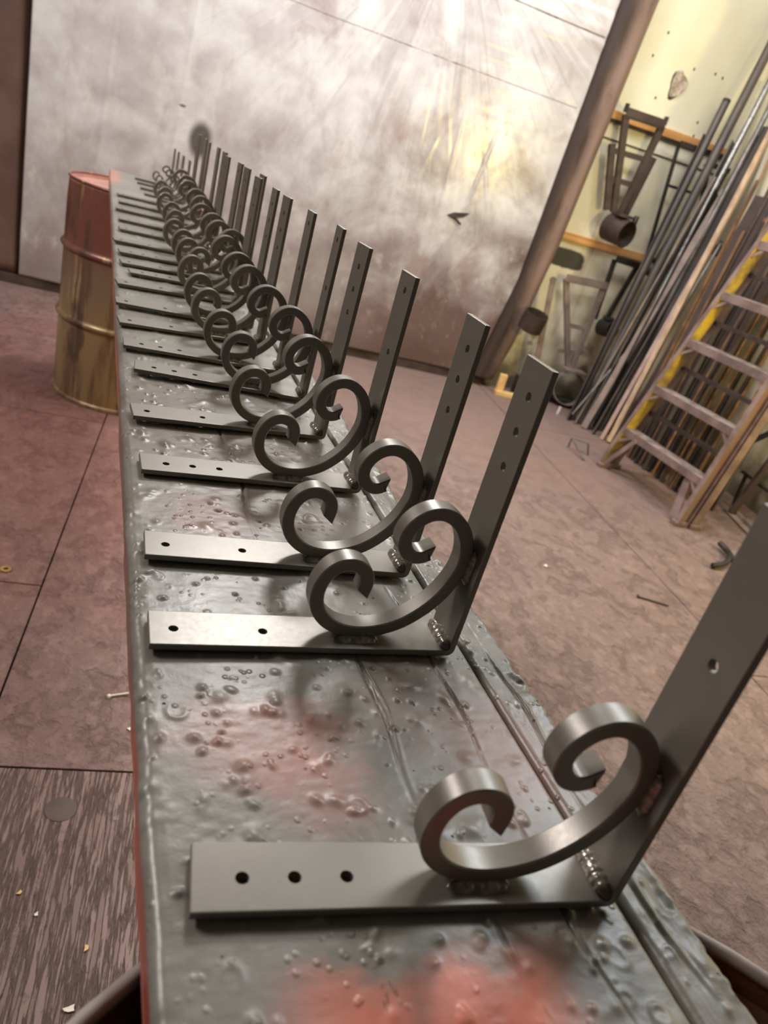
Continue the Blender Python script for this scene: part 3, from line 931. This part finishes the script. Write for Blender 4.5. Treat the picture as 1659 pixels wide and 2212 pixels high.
def make_bracket(kind):
    t = thing('scroll_bracket', 'x', 'bracket', (0, 0, 0), 0, GRP)
    if kind == 'S':
        k, L, Hh, w = 0.60, 0.136, 0.142, BW
        bar_mesh(L, Hh, w, (0.016, 0.05), (0.016, 0.05), t)
    else:
        k, L, Hh, w = 1.0, 0.2295, 0.2345, BW
        two, three = (0.0165, 0.0795), (0.0245, 0.0505, 0.0775)
        bar_mesh(L, Hh, w, two if kind == 'A' else three, three if kind == 'A' else two, t)
    zl = TH - (0.0117 - 0.0052) * k + 0.0003 if k > 0.9 else TH - 0.0065 * k
    scroll_mesh(k, t, zl)
    yf = BW / 2 - 0.0075 * k
    # bead along the foot of the scroll, on the upright, and across the inner corner
    weld('weld_bead', (-0.098 * k, yf - 0.0012, TH + 0.0006), (-0.063 * k, yf - 0.0012, TH + 0.0006), 0.0042 * (0.7 + 0.3 * k), (0, -0.55, 1), t, 1)
    weld('weld_bead', (-TH - 0.001, yf - 0.0008, 0.060 * k), (-TH - 0.001, yf - 0.0008, 0.088 * k), 0.0036, (-1, -0.5, 0), t, 2)
    weld('weld_bead', (-TH - 0.0018, 0.001, TH + 0.0018), (-TH - 0.0018, w - 0.001, TH + 0.0018), 0.0048, (-1, 0, 1), t, 3)
    return t


# left front corner of each flat arm in bench axes, turn in degrees, kind
raw = [(.0675, .2129, -6.4, 'B'), (.0591, .4073, -1.2, 'A'), (.0609, .5189, -1.6, 'A'), (.0647, .6750, 1.0, 'B'), (.0611, .8072, 4.0, 'A'), (.0673, .9711, -3.0, 'B'),
       (.0563, 1.0711, 0.0, 'B'), (.0533, 1.1878, 5.5, 'A'), (.0493, 1.2998, 2.0, 'A'), (.0544, 1.4472, 7.5, 'A'), (.0792, 1.5599, 5.0, 'B'), (.0652, 1.6415, 7.5, 'A'),
       (.0626, 1.7497, 5.0, 'B'), (.0536, 1.8753, 7.0, 'A'), (.0686, 2.0459, 6.0, 'A'), (.0690, 2.2062, 2.0, 'B'), (.0631, 2.3897, 0.5, 'A'), (.0745, 2.5533, 2.0, 'B'), (.0743, 2.7142, 6.0, 'A'),
       (.1665, 2.9174, 1.0, 'S'), (.1586, 3.0715, 2.0, 'S'), (.1530, 3.2327, 0.0, 'S'), (.1489, 3.3651, 0.0, 'S')]
ORD = ['nearest', 'second', 'third', 'fourth', 'fifth', 'sixth', 'seventh', 'eighth', 'ninth', 'tenth', 'eleventh', 'twelfth', 'thirteenth', 'fourteenth',
       'fifteenth', 'sixteenth', 'seventeenth', 'eighteenth', 'nineteenth']
HOLES = {'A': 'two holes in its arm', 'B': 'three holes in its arm'}
proto = {}
for i, (xl, yl, deg, kind) in enumerate(raw):
    yn = 0.322 / (0.322 / yl + PITCH)
    xn = xl * yn / yl
    L = 0.136 if kind == 'S' else 0.2295
    th = math.radians(deg)
    cx, cy = xn + L * math.cos(th), yn + L * math.sin(th)
    if i == 0:
        lab = 'nearest dark grey scroll bracket at the front of the bench, three holes in its arm'
    elif i < 19:
        lab = f'scroll bracket, {ORD[i]} from the near end of the bench, {HOLES[kind]}'
    else:
        q = i - 19
        lab = 'small scroll bracket, ' + ('nearest', 'second', 'third', 'farthest')[q] + ' of four at the far end of the bench'
    loc = BF(cx, cy, 0.93 + PITCH * cy + 0.0028)
    rot = (0, math.radians(random.uniform(-0.1, 0.5)) if i else 0.0, YAW + th)
    if kind not in proto:
        proto[kind] = o = make_bracket(kind)
        o.location, o.rotation_euler = loc, rot
        o['label'] = lab
    else:
        copy_thing(proto[kind], loc, rot, lab)


# ------------------------------------------------------------------ drums
def drum(name, label, loc, top, mats):
    o = thing(name, label, 'drum', loc)
    k = top / 0.885
    R = 0.286
    shell = [(R - 0.012, 0.0), (R + 0.004, 0.002), (R + 0.004, 0.014), (R - 0.003, 0.02)]
    for zc in (0.345, 0.625):
        shell += [(R, (zc - 0.03) * k)]
    shell += [(R, 0.80 * k), (R - 0.003, 0.868 * k)]
    B().lathe(shell, 64).build('shell', mats[0], o, smooth=True)
    for zc in (0.345, 0.625):
        B().lathe([(R - 0.001, (zc - 0.018) * k)] + [(R + 0.013 * math.sin(PI * s / 6) ** 0.8 if 0 < s < 6 else R - 0.001, (zc - 0.016 + 0.032 * s / 6) * k) for s in range(7)] + [(R - 0.001, (zc + 0.018) * k)], 64).build(
            'rolling_hoop', mats[0], o, smooth=True)
    rim = [(R - 0.003 + 0.0045 * math.cos(a), top - 0.005 + 0.005 * math.sin(a)) for a in np.linspace(-PI * 0.6, PI * 1.4, 13)]
    B().lathe(rim, 64).build('rim', mats[2], o, smooth=True)
    B().lathe([(0.001, top - 0.024), (R - 0.03, top - 0.024), (R - 0.012, top - 0.028), (R - 0.006, top - 0.024), (R - 0.005, top - 0.006)], 64).build('lid', mats[1], o, smooth=True)
    B().tube((0.15, 0.13, top - 0.026), (0.15, 0.13, top - 0.014), 0.030, 20).build('bung', mats[1], o, 0.002)
    return o


p = BF(0.19, 3.44)
drum('steel_drum', 'rusty red and ochre steel drum under the far end of the bench', (p[0], p[1], 0), 0.890, (M['drum'], M['drum_lid'], M['drum']))
p = BF(0.20, -0.018)
drum('steel_drum', 'rusty dark steel drum with grey rim under the near end of the bench', (p[0], p[1], 0), 0.884, (M['rust'], M['rust'], M['drum_rim']))

# ------------------------------------------------------------------ things hung on or leaning at the back wall
yw = 4.97


def vframe(name, label, mat, top, legs, cross, ring, rr, rlen, raxis, bar=0.030):
    xs_, zs_ = [q[0] for q in top], [q[1] for q in top]
    o = thing(name, label, 'pipe hanger', (sum(xs_) / 2, yw, min(min(l[1][1] for l in legs), ring[2] - rr)))
    ox, oy, oz = o.location
    loc = lambda x, z, y=yw: (x - ox, y - oy, z - oz)
    B().bar(loc(*top[0], yw - 0.02), loc(*top[1], yw - 0.02), 0.006, bar * 1.4, (0, 0, 1)).bar(loc(top[0][0], top[0][1] - bar * 0.4, yw), loc(top[1][0], top[1][1] - bar * 0.4, yw), bar * 1.3, 0.006, (0, 0, 1)).build('top_rail', mat, o)
    for (a, b) in legs:
        B().bar(loc(*a), loc(*b), bar, bar * 0.8, (0, -1, 0)).build('leg', mat, o, 0.002)
    for (a, b) in cross:
        B().bar(loc(*a, yw - 0.004), loc(*b, yw - 0.004), bar * 0.8, 0.008, (0, -1, 0)).build('cross_bar', mat, o)
    if ring:
        B().ring((ring[0] - ox, ring[1] - oy, ring[2] - oz), raxis, rr, rlen, 0.006, 36).build('pipe_collar', mat, o, smooth=True)
        B().box((ring[0] - ox, ring[1] - oy, ring[2] - oz + rr + 0.008), (rr * 1.3, rlen * 0.8, 0.02)).build('saddle', mat, o, 0.003)
    return o


o = vframe('pipe_hanger', 'large dark brown V frame with pipe collar hanging from the upper orange batten', M['brown_steel'],
           ((2.44, 1.925), (2.735, 1.928)),
           [((2.452, 1.915), (2.612, 1.355)), ((2.722, 1.915), (2.668, 1.355)), ((2.430, 1.735), (2.560, 1.355)), ((2.748, 1.735), (2.700, 1.355))],
           [((2.42, 1.70), (2.76, 1.71)), ((2.49, 1.54), (2.72, 1.545))], (2.655, 4.90, 1.252), 0.088, 0.17, (0.42, -0.9, -0.1), 0.042)
ox, oy, oz = o.location
for sft in (0.0, 0.035):
    B().tube((2.722 - ox + sft * 0.6, 4.86 - oy, 1.318 - oz), (2.722 - ox + sft * 0.6, 4.86 - oy, 1.37 - oz), 0.008, 8).build('clamp_bolt', M['black_steel'], o)
for xk, zk in ((2.44, 1.95), (2.735, 1.953)):
    B().box((xk - ox, 0, zk - oz), (0.02, 0.03, 0.05)).build('hook', M['black_steel'], o, 0.003)

o = vframe('pipe_hanger', 'dusty grey V frame with wide ring on the floor below the black paint patch', M['dusty_steel'],
           ((2.44, 0.872), (2.765, 0.888)),
           [((2.45, 0.865), (2.715, 0.26)), ((2.752, 0.88), (2.742, 0.26))],
           [((2.575, 0.566), (2.755, 0.566)), ((2.585, 0.372), (2.83, 0.40))], (2.735, 4.90, 0.132), 0.125, 0.13, (-0.22, -0.93, 0.22), 0.038)
ox, oy, oz = o.location
B().box((2.70 - ox, -0.02, 0.022 - oz), (0.34, 0.10, 0.04)).build('foot_plate', M['black_steel'], o, 0.003)

vframe('pipe_hanger', 'small black V frame with pipe stub hanging under the lower orange batten', M['black_steel'],
       ((2.75, 1.078), (2.945, 1.072)), [((2.755, 1.07), (2.775, 0.65)), ((2.94, 1.07), (2.862, 0.66))], [], (2.875, 4.93, 0.612), 0.060, 0.12, (0.25, -0.95, 0.1), 0.030)

o = vframe('pipe_hanger', 'thin black angle frame hanging below the upper batten left of the leaning pipes', M['black_steel'],
           ((2.885, 1.862), (3.25, 1.866)), [((2.89, 1.855), (2.985, 1.11)), ((3.2, 1.85), (3.06, 1.12))], [((2.93, 1.607), (3.15, 1.609))],
           (3.03, 4.93, 1.08), 0.055, 0.11, (0.6, -0.7, -0.3), 0.022)
vframe('pipe_hanger', 'black hanger frame with pipe collar half hidden behind the leaning steel pipes', M['black_steel'],
       ((3.13, 1.80), (3.32, 1.80)), [((3.17, 1.79), (3.235, 1.50)), ((3.31, 1.79), (3.28, 1.50))], [((3.19, 1.62), (3.30, 1.62))], (3.262, 4.93, 1.445), 0.062, 0.12, (0.2, -0.95, 0.1), 0.024)

# collar stand at the right edge of the canvas
o = thing('collar_stand', 'brown bar with a short pipe collar standing at the lower right edge of the canvas', 'stand', (2.42, 4.88, 0.0))
B().bar((0.02, 0.0, 0.10), (-0.095, 0.02, 0.84), 0.040, 0.016, (0, -1, 0)).build('bar', M['dusty_steel'], o, 0.004)
B().tube((-0.095, 0.012, 0.84), (-0.095, 0.028, 0.84), 0.022, 16).build('bar_end', M['dusty_steel'], o)
B().ring((-0.155, -0.03, 0.548), (0.05, -0.25, 1), 0.086, 0.125, 0.007, 30).build('pipe_collar', M['brown_steel'], o, smooth=True)
B().box((0.0, 0.0, 0.075), (0.22, 0.10, 0.15)).build('base_block', M['brown_steel'], o, 0.006)
o = thing('wood_offcut', 'L shaped pine offcut on the floor at the bottom right corner of the canvas', 'wood', (2.205, 4.82, 0))
B().box((-0.03, 0, 0.075), (0.055, 0.03, 0.15)).build('upright_piece', M['yellow_wood'], o, 0.006)
B().box((0.06, -0.02, 0.016), (0.25, 0.05, 0.032)).build('flat_piece', M['yellow_wood'], o, 0.004)
tag(B().tube((2.575, 4.62, 0.0), (2.58, 4.62, 0.055), 0.009, 10).build('white_peg', M['white_bit']), 'tiny white peg standing on the floor below the ringed frame', 'peg')

# ------------------------------------------------------------------ leaning steel stock
STK = 'steel stock leaning in the corner'


def leaner(name, label, mat, p, q, kind, a, b=0.0):
    o = thing(name, label, 'pipe' if kind == 'tube' else 'bar', p, 0, STK)
    d = Vector(q) - Vector(p)
    if kind == 'tube':
        B().tube((0, 0, 0), d, a, 14, cap=False).build('pipe_body', mat, o, smooth=True)
        B().ring(d, d, a + 0.0005, 0.02, 0.004, 14).build('pipe_end', M['dark_joint'], o)
    elif kind == 'bar':
        B().bar((0, 0, 0), d, a, b, (0.6, -0.8, 0)).build('bar_body', mat, o, 0.001)
    else:
        B().angle((0, 0, 0), d, a, 0.004, (-0.3, 0.9, 0)).build('angle_body', mat, o)
    return o


leaner('steel_pipe', 'thickest dark steel pipe leaning in the corner, longest at the left', M['mill_steel'], (2.69, 4.50, 0.0), (3.27, 4.98, 2.72), 'tube', 0.030)
leaner('steel_pipe', 'short dark steel pipe close against the thick pipe, ending below the plaster chip', M['mill_steel'], (2.655, 4.56, 0.0), (3.10, 4.97, 2.17), 'tube', 0.026)
leaner('steel_bar', 'thin flat bar against the left side of the thick leaning pipe', M['brown_steel'], (2.62, 4.52, 0.0), (3.04, 4.96, 1.95), 'bar', 0.045, 0.008)
leaner('steel_bar', 'pale flat bar leaning in front of the thick pipe, its foot nearest the ringed frame', M['dusty_steel'], (2.657, 4.47, 0.0), (3.13, 4.78, 1.72), 'bar', 0.045, 0.010)
leaner('steel_tube', 'dusty square tube leaning between the dark pipes', M['dusty_steel'], (2.690, 4.40, 0.0), (3.20, 4.72, 1.66), 'bar', 0.045, 0.045)
leaner('steel_tube', 'pinkish square tube leaning in the corner, its foot nearest the ladder', M['pink_steel'], (2.733, 4.215, 0.0), (3.19, 4.60, 1.41), 'bar', 0.026, 0.026)
leaner('steel_bar', 'grey flat bar crossing behind the pinkish tube at a steeper slant', M['grey_steel'], (2.60, 4.46, 0.06), (3.255, 4.72, 1.20), 'bar', 0.026, 0.008)
leaner('steel_pipe', 'bright galvanised pipe leaning high at the right of the thick dark pipe', M['bright_steel'], (2.80, 4.50, 0.0), (3.315, 4.90, 2.50), 'tube', 0.019)
leaner('steel_pipe', 'dull grey pipe just right of the bright galvanised pipe', M['grey_steel'], (2.83, 4.43, 0.0), (3.32, 4.80, 2.30), 'tube', 0.017)
leaner('steel_angle', 'dark angle iron leaning right of the grey pipes', M['mill_steel'], (2.86, 4.36, 0.0), (3.31, 4.72, 2.08), 'angle', 0.045)
leaner('steel_angle', 'second dark angle iron with a stepped top beside the tan board', M['mill_steel'], (2.84, 4.46, 0.0), (3.29, 4.74, 2.02), 'angle', 0.045)
leaner('steel_bar', 'broad dark flat bar leaning between the second pipe and the dusty square tube', M['mill_steel'], (2.72, 4.47, 0.0), (3.20, 4.86, 1.95), 'bar', 0.075, 0.010)
leaner('steel_bar', 'blackened flat bar leaning behind the galvanised pipe', M['black_steel'], (2.775, 4.40, 0.0), (3.28, 4.80, 1.90), 'bar', 0.060, 0.010)
leaner('steel_bar', 'brownish flat bar leaning just left of the pinkish square tube', M['brown_steel'], (2.71, 4.30, 0.0), (3.17, 4.68, 1.30), 'bar', 0.040, 0.010)
leaner('steel_bar', 'short grey rod leaning across the angle irons', M['grey_steel'], (2.93, 4.33, 0.55), (3.24, 4.60, 1.36), 'tube', 0.011)
leaner('steel_sheet', 'tall blackish steel strip leaning behind the pinkish tube', M['black_steel'], (2.80, 4.42, 0.0), (3.22, 4.80, 1.62), 'bar', 0.26, 0.004)
o = thing('tie_clamp', 'dark tie clamp around the grey pipes in front of the tan board', 'clamp', (3.20, 4.62, 1.30))
B().box((0, 0, 0), (0.13, 0.04, 0.024), Matrix.Rotation(0.3, 3, 'Y')).build('jaw', M['black_steel'], o, 0.003)
B().box((0.045, -0.01, 0.02), (0.03, 0.05, 0.05)).build('clamp_screw', M['black_steel'], o, 0.003)
o = thing('tan_board', 'tan wooden board leaning between the dark angle irons and the brown plate', 'board', (2.78, 4.19, 0))
B().bar((0, 0, 0), (0.524, 0.467, 2.2), 0.07, 0.032, (0.7, -0.7, 0)).build('board', M['tan_wood'], o, 0.003)
o = thing('steel_plate', 'wide dark brown steel plate leaning behind the ladder', 'plate', (2.84, 4.09, 0))
mesh_obj('plate_body', [(-.02, .12, 0), (.06, -.32, 0), (.44, -.13, 1.66), (.355, .315, 1.665), (-.012, .122, 0), (.068, -.318, 0), (.448, -.128, 1.66), (.363, .317, 1.665)],
         [(0, 1, 2, 3), (7, 6, 5, 4), (0, 4, 5, 1), (1, 5, 6, 2), (2, 6, 7, 3), (3, 7, 4, 0)], M['plate'], o)
rod_kinds = [('rust_rod', 0.011), ('black_steel', 0.012), ('amber_rod', 0.007), ('brown_steel', 0.014), ('black_steel', 0.011), ('rust_rod', 0.011), ('brown_steel', 0.012),
             ('amber_rod', 0.006), ('mill_steel', 0.014), ('black_steel', 0.014), ('rust_rod', 0.009)]
NUM = ['first', 'second', 'third', 'fourth', 'fifth', 'sixth', 'seventh', 'eighth', 'ninth', 'tenth', 'eleventh', 'twelfth', 'thirteenth', 'fourteenth', 'fifteenth', 'sixteenth',
       'seventeenth', 'eighteenth', 'nineteenth', 'twentieth', 'twenty-first', 'twenty-second', 'twenty-third', 'twenty-fourth']
WORD = dict(rust_rod='rusty', black_steel='black', amber_rod='amber', brown_steel='brown', mill_steel='dark grey')
for i in range(24):
    mk, r = rod_kinds[(i * 7) % 11]
    yb = 4.06 - 0.029 * i
    o = thing('steel_rod', f"{WORD[mk]} rod, {NUM[i]} from the left of those leaning behind the ladder", 'rod', (2.775 + 0.013 * (i % 3) + 0.0035 * i, yb - 0.03, 0), 0, 'rods behind the ladder')
    H_ = 1.72 + 0.30 * math.sin(i * 1.7)
    d = Vector(((0.235 + 0.0035 * i + 0.012 * math.sin(i * 3.3)) * H_ / 1.72, (0.16 + 0.05 * math.sin(i * 2.1)) * H_ / 1.72, H_))
    B().tube((0, 0, 0), d, r, 8).build('rod_body', M[mk], o, smooth=True)
o = thing('tan_board', 'narrow tan wooden board leaning right of the thin rods behind the ladder', 'board', (2.96, 3.40, 0))
B().bar((0, 0, 0), (0.35, 0.22, 1.35), 0.085, 0.03, (0.9, -0.4, 0)).build('board', M['tan_wood'], o, 0.003)
o = thing('black_frame', 'black flat bar frame leaning on the wall right of the narrow tan board', 'frame', (2.98, 3.28, 0))
B().bar((0, 0, 0), (0.33, 0.24, 1.20), 0.05, 0.012, (0.9, -0.4, 0)).build('upright', M['black_steel'], o, 0.002)
B().bar((0.12, 0.09, 0.42), (0.235, -0.22, 0.80), 0.035, 0.012, (0.9, -0.3, 0)).build('brace', M['black_steel'], o, 0.002)
B().bar((0.20, 0.14, 0.74), (0.26, -0.28, 0.70), 0.035, 0.012, (0.9, -0.3, 0)).build('cross_bar', M['black_steel'], o, 0.002)

o = thing('knee_bracket', 'black steel knee bracket against the stained wall right of the ladder', 'bracket', (3.16, 3.42, 0))
B().bar((0.02, 0.0, 0.22), (0.08, -0.20, 0.19), 0.03, 0.014).build('top_flange', M['black_steel'], o, 0.002)
B().bar((0.03, -0.03, 0.21), (0.03, -0.05, 0.0), 0.022, 0.012, (1, 0, 0)).build('strut', M['black_steel'], o, 0.002)
o = thing('leaning_pole', 'dusty purple grey pole leaning on the stained wall right of the ladder', 'pole', (3.10, 3.26, 0))
B().bar((0, 0, 0.0), (0.225, 0.03, 0.95), 0.036, 0.026, (0, -1, 0)).build('pole', M['plate'], o, 0.003)
o = thing('floor_track', 'dusty metal track lying along the floor right of the ladder foot', 'track', (3.06, 3.12, 0))
B().bar((0.06, 0.22, 0.006), (-0.02, -0.16, 0.006), 0.05, 0.008).bar((0.085, 0.22, 0.018), (0.005, -0.16, 0.018), 0.006, 0.03).build('track', M['dusty_steel'], o, 0.001)

# ------------------------------------------------------------------ step ladder
lad = thing('step_ladder', 'brown oversprayed step ladder with yellow inner rails at the right wall', 'ladder', (2.48, 3.33, 0))
lo = Vector((2.48, 3.33, 0))
ZT = 2.25


def lp(z):
    return Vector((2.432 + 0.222 * z, 3.675 - 0.062 * z, z)) - lo


def rp(z):
    return Vector((2.530 + 0.205 * z, 2.985 + 0.062 * z, z)) - lo


def rail(p, q, outer, inner, sgn, name):
    """C channel: web plus two flanges turned outwards"""
    d = (q - p)
    zax = d.normalized()
    yax = Vector((0, 1, 0)) - zax * zax.y
    yax.normalize()
    xax = yax.cross(zax)
    r = Matrix((xax, yax, zax)).transposed()
    c = (p + q) / 2
    web = B().box(c + xax * 0.032, (0.060, 0.004, d.length), r).build('web', inner, None, 0.0008)
    fl_ = B().box(c + xax * 0.001 + yax * sgn * 0.013, (0.004, 0.030, d.length), r).box(c + xax * 0.063 + yax * sgn * 0.013, (0.004, 0.030, d.length), r).build(name, outer, lad, 0.0008)
    web.parent = fl_
    return fl_


rail(lp(0.015), lp(ZT), M['ladder'], M['yellow'], 1, 'front_rail')['label'] = 'left rail, yellow on its inner face'
rail(rp(0.015), rp(ZT), M['ladder'], M['ladder_red'], -1, 'front_rail')
rl = lambda z: Vector((2.535 + 0.215 * z, 3.70 - 0.062 * z, z)) - lo
rr_ = lambda z: Vector((2.635 + 0.200 * z, 2.972 + 0.062 * z, z)) - lo
for fn in (rl, rr_):
    B().bar(fn(0.012), fn(ZT), 0.030, 0.045, (1, 0, 0)).build('rear_rail', M['ladder'], lad, 0.002)
for z in (0.265, 0.545, 0.835, 1.115, 1.40, 1.68, 1.96):
    a, b = lp(z), rp(z)
    ax = (b - a).normalized()
    xv = Vector((1, 0, 0)) - ax * ax.x
    xv.normalize()
    zv = xv.cross(ax) * (1 if xv.cross(ax).z > 0 else -1)
    r = Matrix((xv, ax, zv)).transposed()
    c = (a + b) / 2
    ln = (b - a).length - 0.006
    st = B().box(c + xv * 0.042, (0.082, ln, 0.004), r)
    for kx in (0.012, 0.027, 0.042, 0.057, 0.072):
        st.box(c + xv * kx + zv * 0.003, (0.004, ln, 0.003), r)
    st = st.build('step', M['ladder_tread'], lad)
    B().box(c + xv * 0.001 - zv * 0.020, (0.004, ln, 0.042), r).box(c + xv * 0.083 - zv * 0.016, (0.004, ln, 0.034), r).build('step_lip', M['ladder'], st, 0.001)
    for s, e in ((0.12, lp), (0.88, rp)):
        q0 = a + (b - a) * s - zv * 0.03
        q1 = e(z - 0.085) + Vector((0.006, 0, 0))
        B().bar(q0 + xv * 0.01, q1 + xv * 0.006, 0.016, 0.006, (1, 0, 0)).build('step_brace', M['ladder'], lad)
for z in (0.38, 0.67, 0.95, 1.23, 1.5):
    B().bar(rl(z), rr_(z), 0.022, 0.034, (1, 0, 0)).build('rear_bar', M['brown_steel'], lad, 0.002)
# long knee braces of the lowest step and the shoes
B().bar(lp(0.235) + Vector((0.02, -0.13, 0)), lp(0.02) + Vector((0.02, -0.006, 0)), 0.030, 0.008, (1, 0, 0)).build('knee_brace', M['ladder'], lad, 0.001)
mesh_obj('knee_brace', [tuple(rp(0.235) + Vector((0.012, dy, 0))) for dy in (0.135, 0.085)] + [tuple(rp(0.02) + Vector((0.012, dy, 0))) for dy in (0.008, 0.075)] +
         [tuple(rp(0.235) + Vector((0.018, dy, 0))) for dy in (0.135, 0.085)] + [tuple(rp(0.02) + Vector((0.018, dy, 0))) for dy in (0.008, 0.075)],
         [(0, 1, 2, 3), (7, 6, 5, 4), (0, 4, 5, 1), (1, 5, 6, 2), (2, 6, 7, 3), (3, 7, 4, 0)], M['ladder'], lad)
for fn, dx in ((lp, 0.03), (rp, 0.03), (rl, 0.012), (rr_, 0.012)):
    B().box(fn(0.012) + Vector((dx, 0, 0)), (0.075, 0.045, 0.024)).build('foot', M['ladder'], lad, 0.004)
B().box((lp(ZT) + rp(ZT)) / 2 + Vector((0.07, 0, 0.03)), (0.22, 0.48, 0.06)).build('top_cap', M['yellow'], lad, 0.008)
# little wire trestle by the ladder's far foot
o = thing('wire_stand', 'small bent wire stand on the floor beside the ladder left foot', 'stand', (2.36, 3.80, 0))
for a, b in (((-.02, .12, .005), (-.03, .10, .07)), ((-.03, .10, .07), (.06, .05, .07)), ((-.03, .10, .07), (-.01, -.09, .005)), ((.06, .05, .07), (.075, .03, .005))):
    B().tube(a, b, 0.006, 8).build('wire', M['grey_steel'], o)

# ------------------------------------------------------------------ small things on the floor
bmn = B()
pts = [Vector((2.50 + 0.05 * math.cos(a) * (1 + 0.03 * k) + 0.006 * k, 2.50 + 0.05 * math.sin(a) + 0.014 * k, 0.014 + 0.001 * k)) for k, a in enumerate(np.linspace(2.4, 7.0, 18))]
pts += [Vector((2.66, 2.62, 0.014)), Vector((2.80, 2.74, 0.014)), Vector((2.95, 2.80, 0.014))]
for a, b in zip(pts, pts[1:]):
    bmn.tube(a, b, 0.013, 10)
tag(bmn.build('rubber_hose', M['rubber'], None, 0, True), 'black rubber hose end curled on the floor behind the nearest bracket upright', 'hose')
tag(B().ring((-0.383, 1.875, 0.0025), (0, 0, 1), 0.014, 0.004, 0.007, 24).build('washer', M['brass']), 'small brass washer lying on the floor at the left', 'washer')


def chip(x, y, sx, sy, rot, mat, label, z=0.002):
    n = 7
    V = []
    for h in (0.0, z):
        for i in range(n):
            a = 2 * PI * i / n
            k = 1 + 0.35 * math.sin(i * 2.7 + x * 50)
            u, v = sx * k * math.cos(a), sy * k * math.sin(a)
            V.append((u * math.cos(rot) - v * math.sin(rot), u * math.sin(rot) + v * math.cos(rot), h))
    F = [tuple(range(n - 1, -1, -1)), tuple(range(n, 2 * n))] + [(i, (i + 1) % n, n + (i + 1) % n, n + i) for i in range(n)]
    o = mesh_obj('paint_chip', V, F, mat)
    o.location = (x, y, 0.0003)
    return tag(o, label, 'paint chip', 'pale chips on the floor')


chip(1.503, 2.337, 0.010, 0.007, 0.6, M['white_bit'], 'white paint chip on the floor right of the bench')
chip(-0.022, 0.705, 0.009, 0.005, 0.2, M['white_bit'], 'pale paint chip on the floor beside the near drum rim')
chip(-0.012, 0.80, 0.006, 0.0035, 1.4, M['yellow_wood'], 'tan wood chip lying in the floor grain left of the bench')
chip(-0.10, 0.86, 0.004, 0.003, 1.2, M['white_bit'], 'tiny pale chip in the floor grain farther left, beyond the tan chip')
chip(-0.135, 0.90, 0.005, 0.003, 0.8, M['yellow_wood'], 'small tan splinter in the floor grain near the left edge')
chip(0.005, 1.30, 0.006, 0.004, 0.3, M['white_bit'], 'white fleck on the floor close to the bench side, past the floor seam')
o = thing('wire_piece', 'short white piece of wire on the floor by the bench left side', 'wire', (-0.03, 1.40, 0))
B().tube((-0.02, 0, 0.003), (0.02, 0.012, 0.004), 0.0025, 8).tube((-0.02, 0, 0.003), (-0.025, -0.004, 0.003), 0.005, 8).build('wire_body', M['white_bit'], o)
o = thing('nail', 'dark loose nail on the floor at the right of the bench', 'nail', (1.914, 2.162, 0))
B().tube((-0.06, 0.02, 0.004), (0.06, -0.02, 0.004), 0.0035, 8).tube((-0.063, 0.021, 0.004), (-0.06, 0.02, 0.004), 0.009, 10).build('nail_body', M['brown_steel'], o)
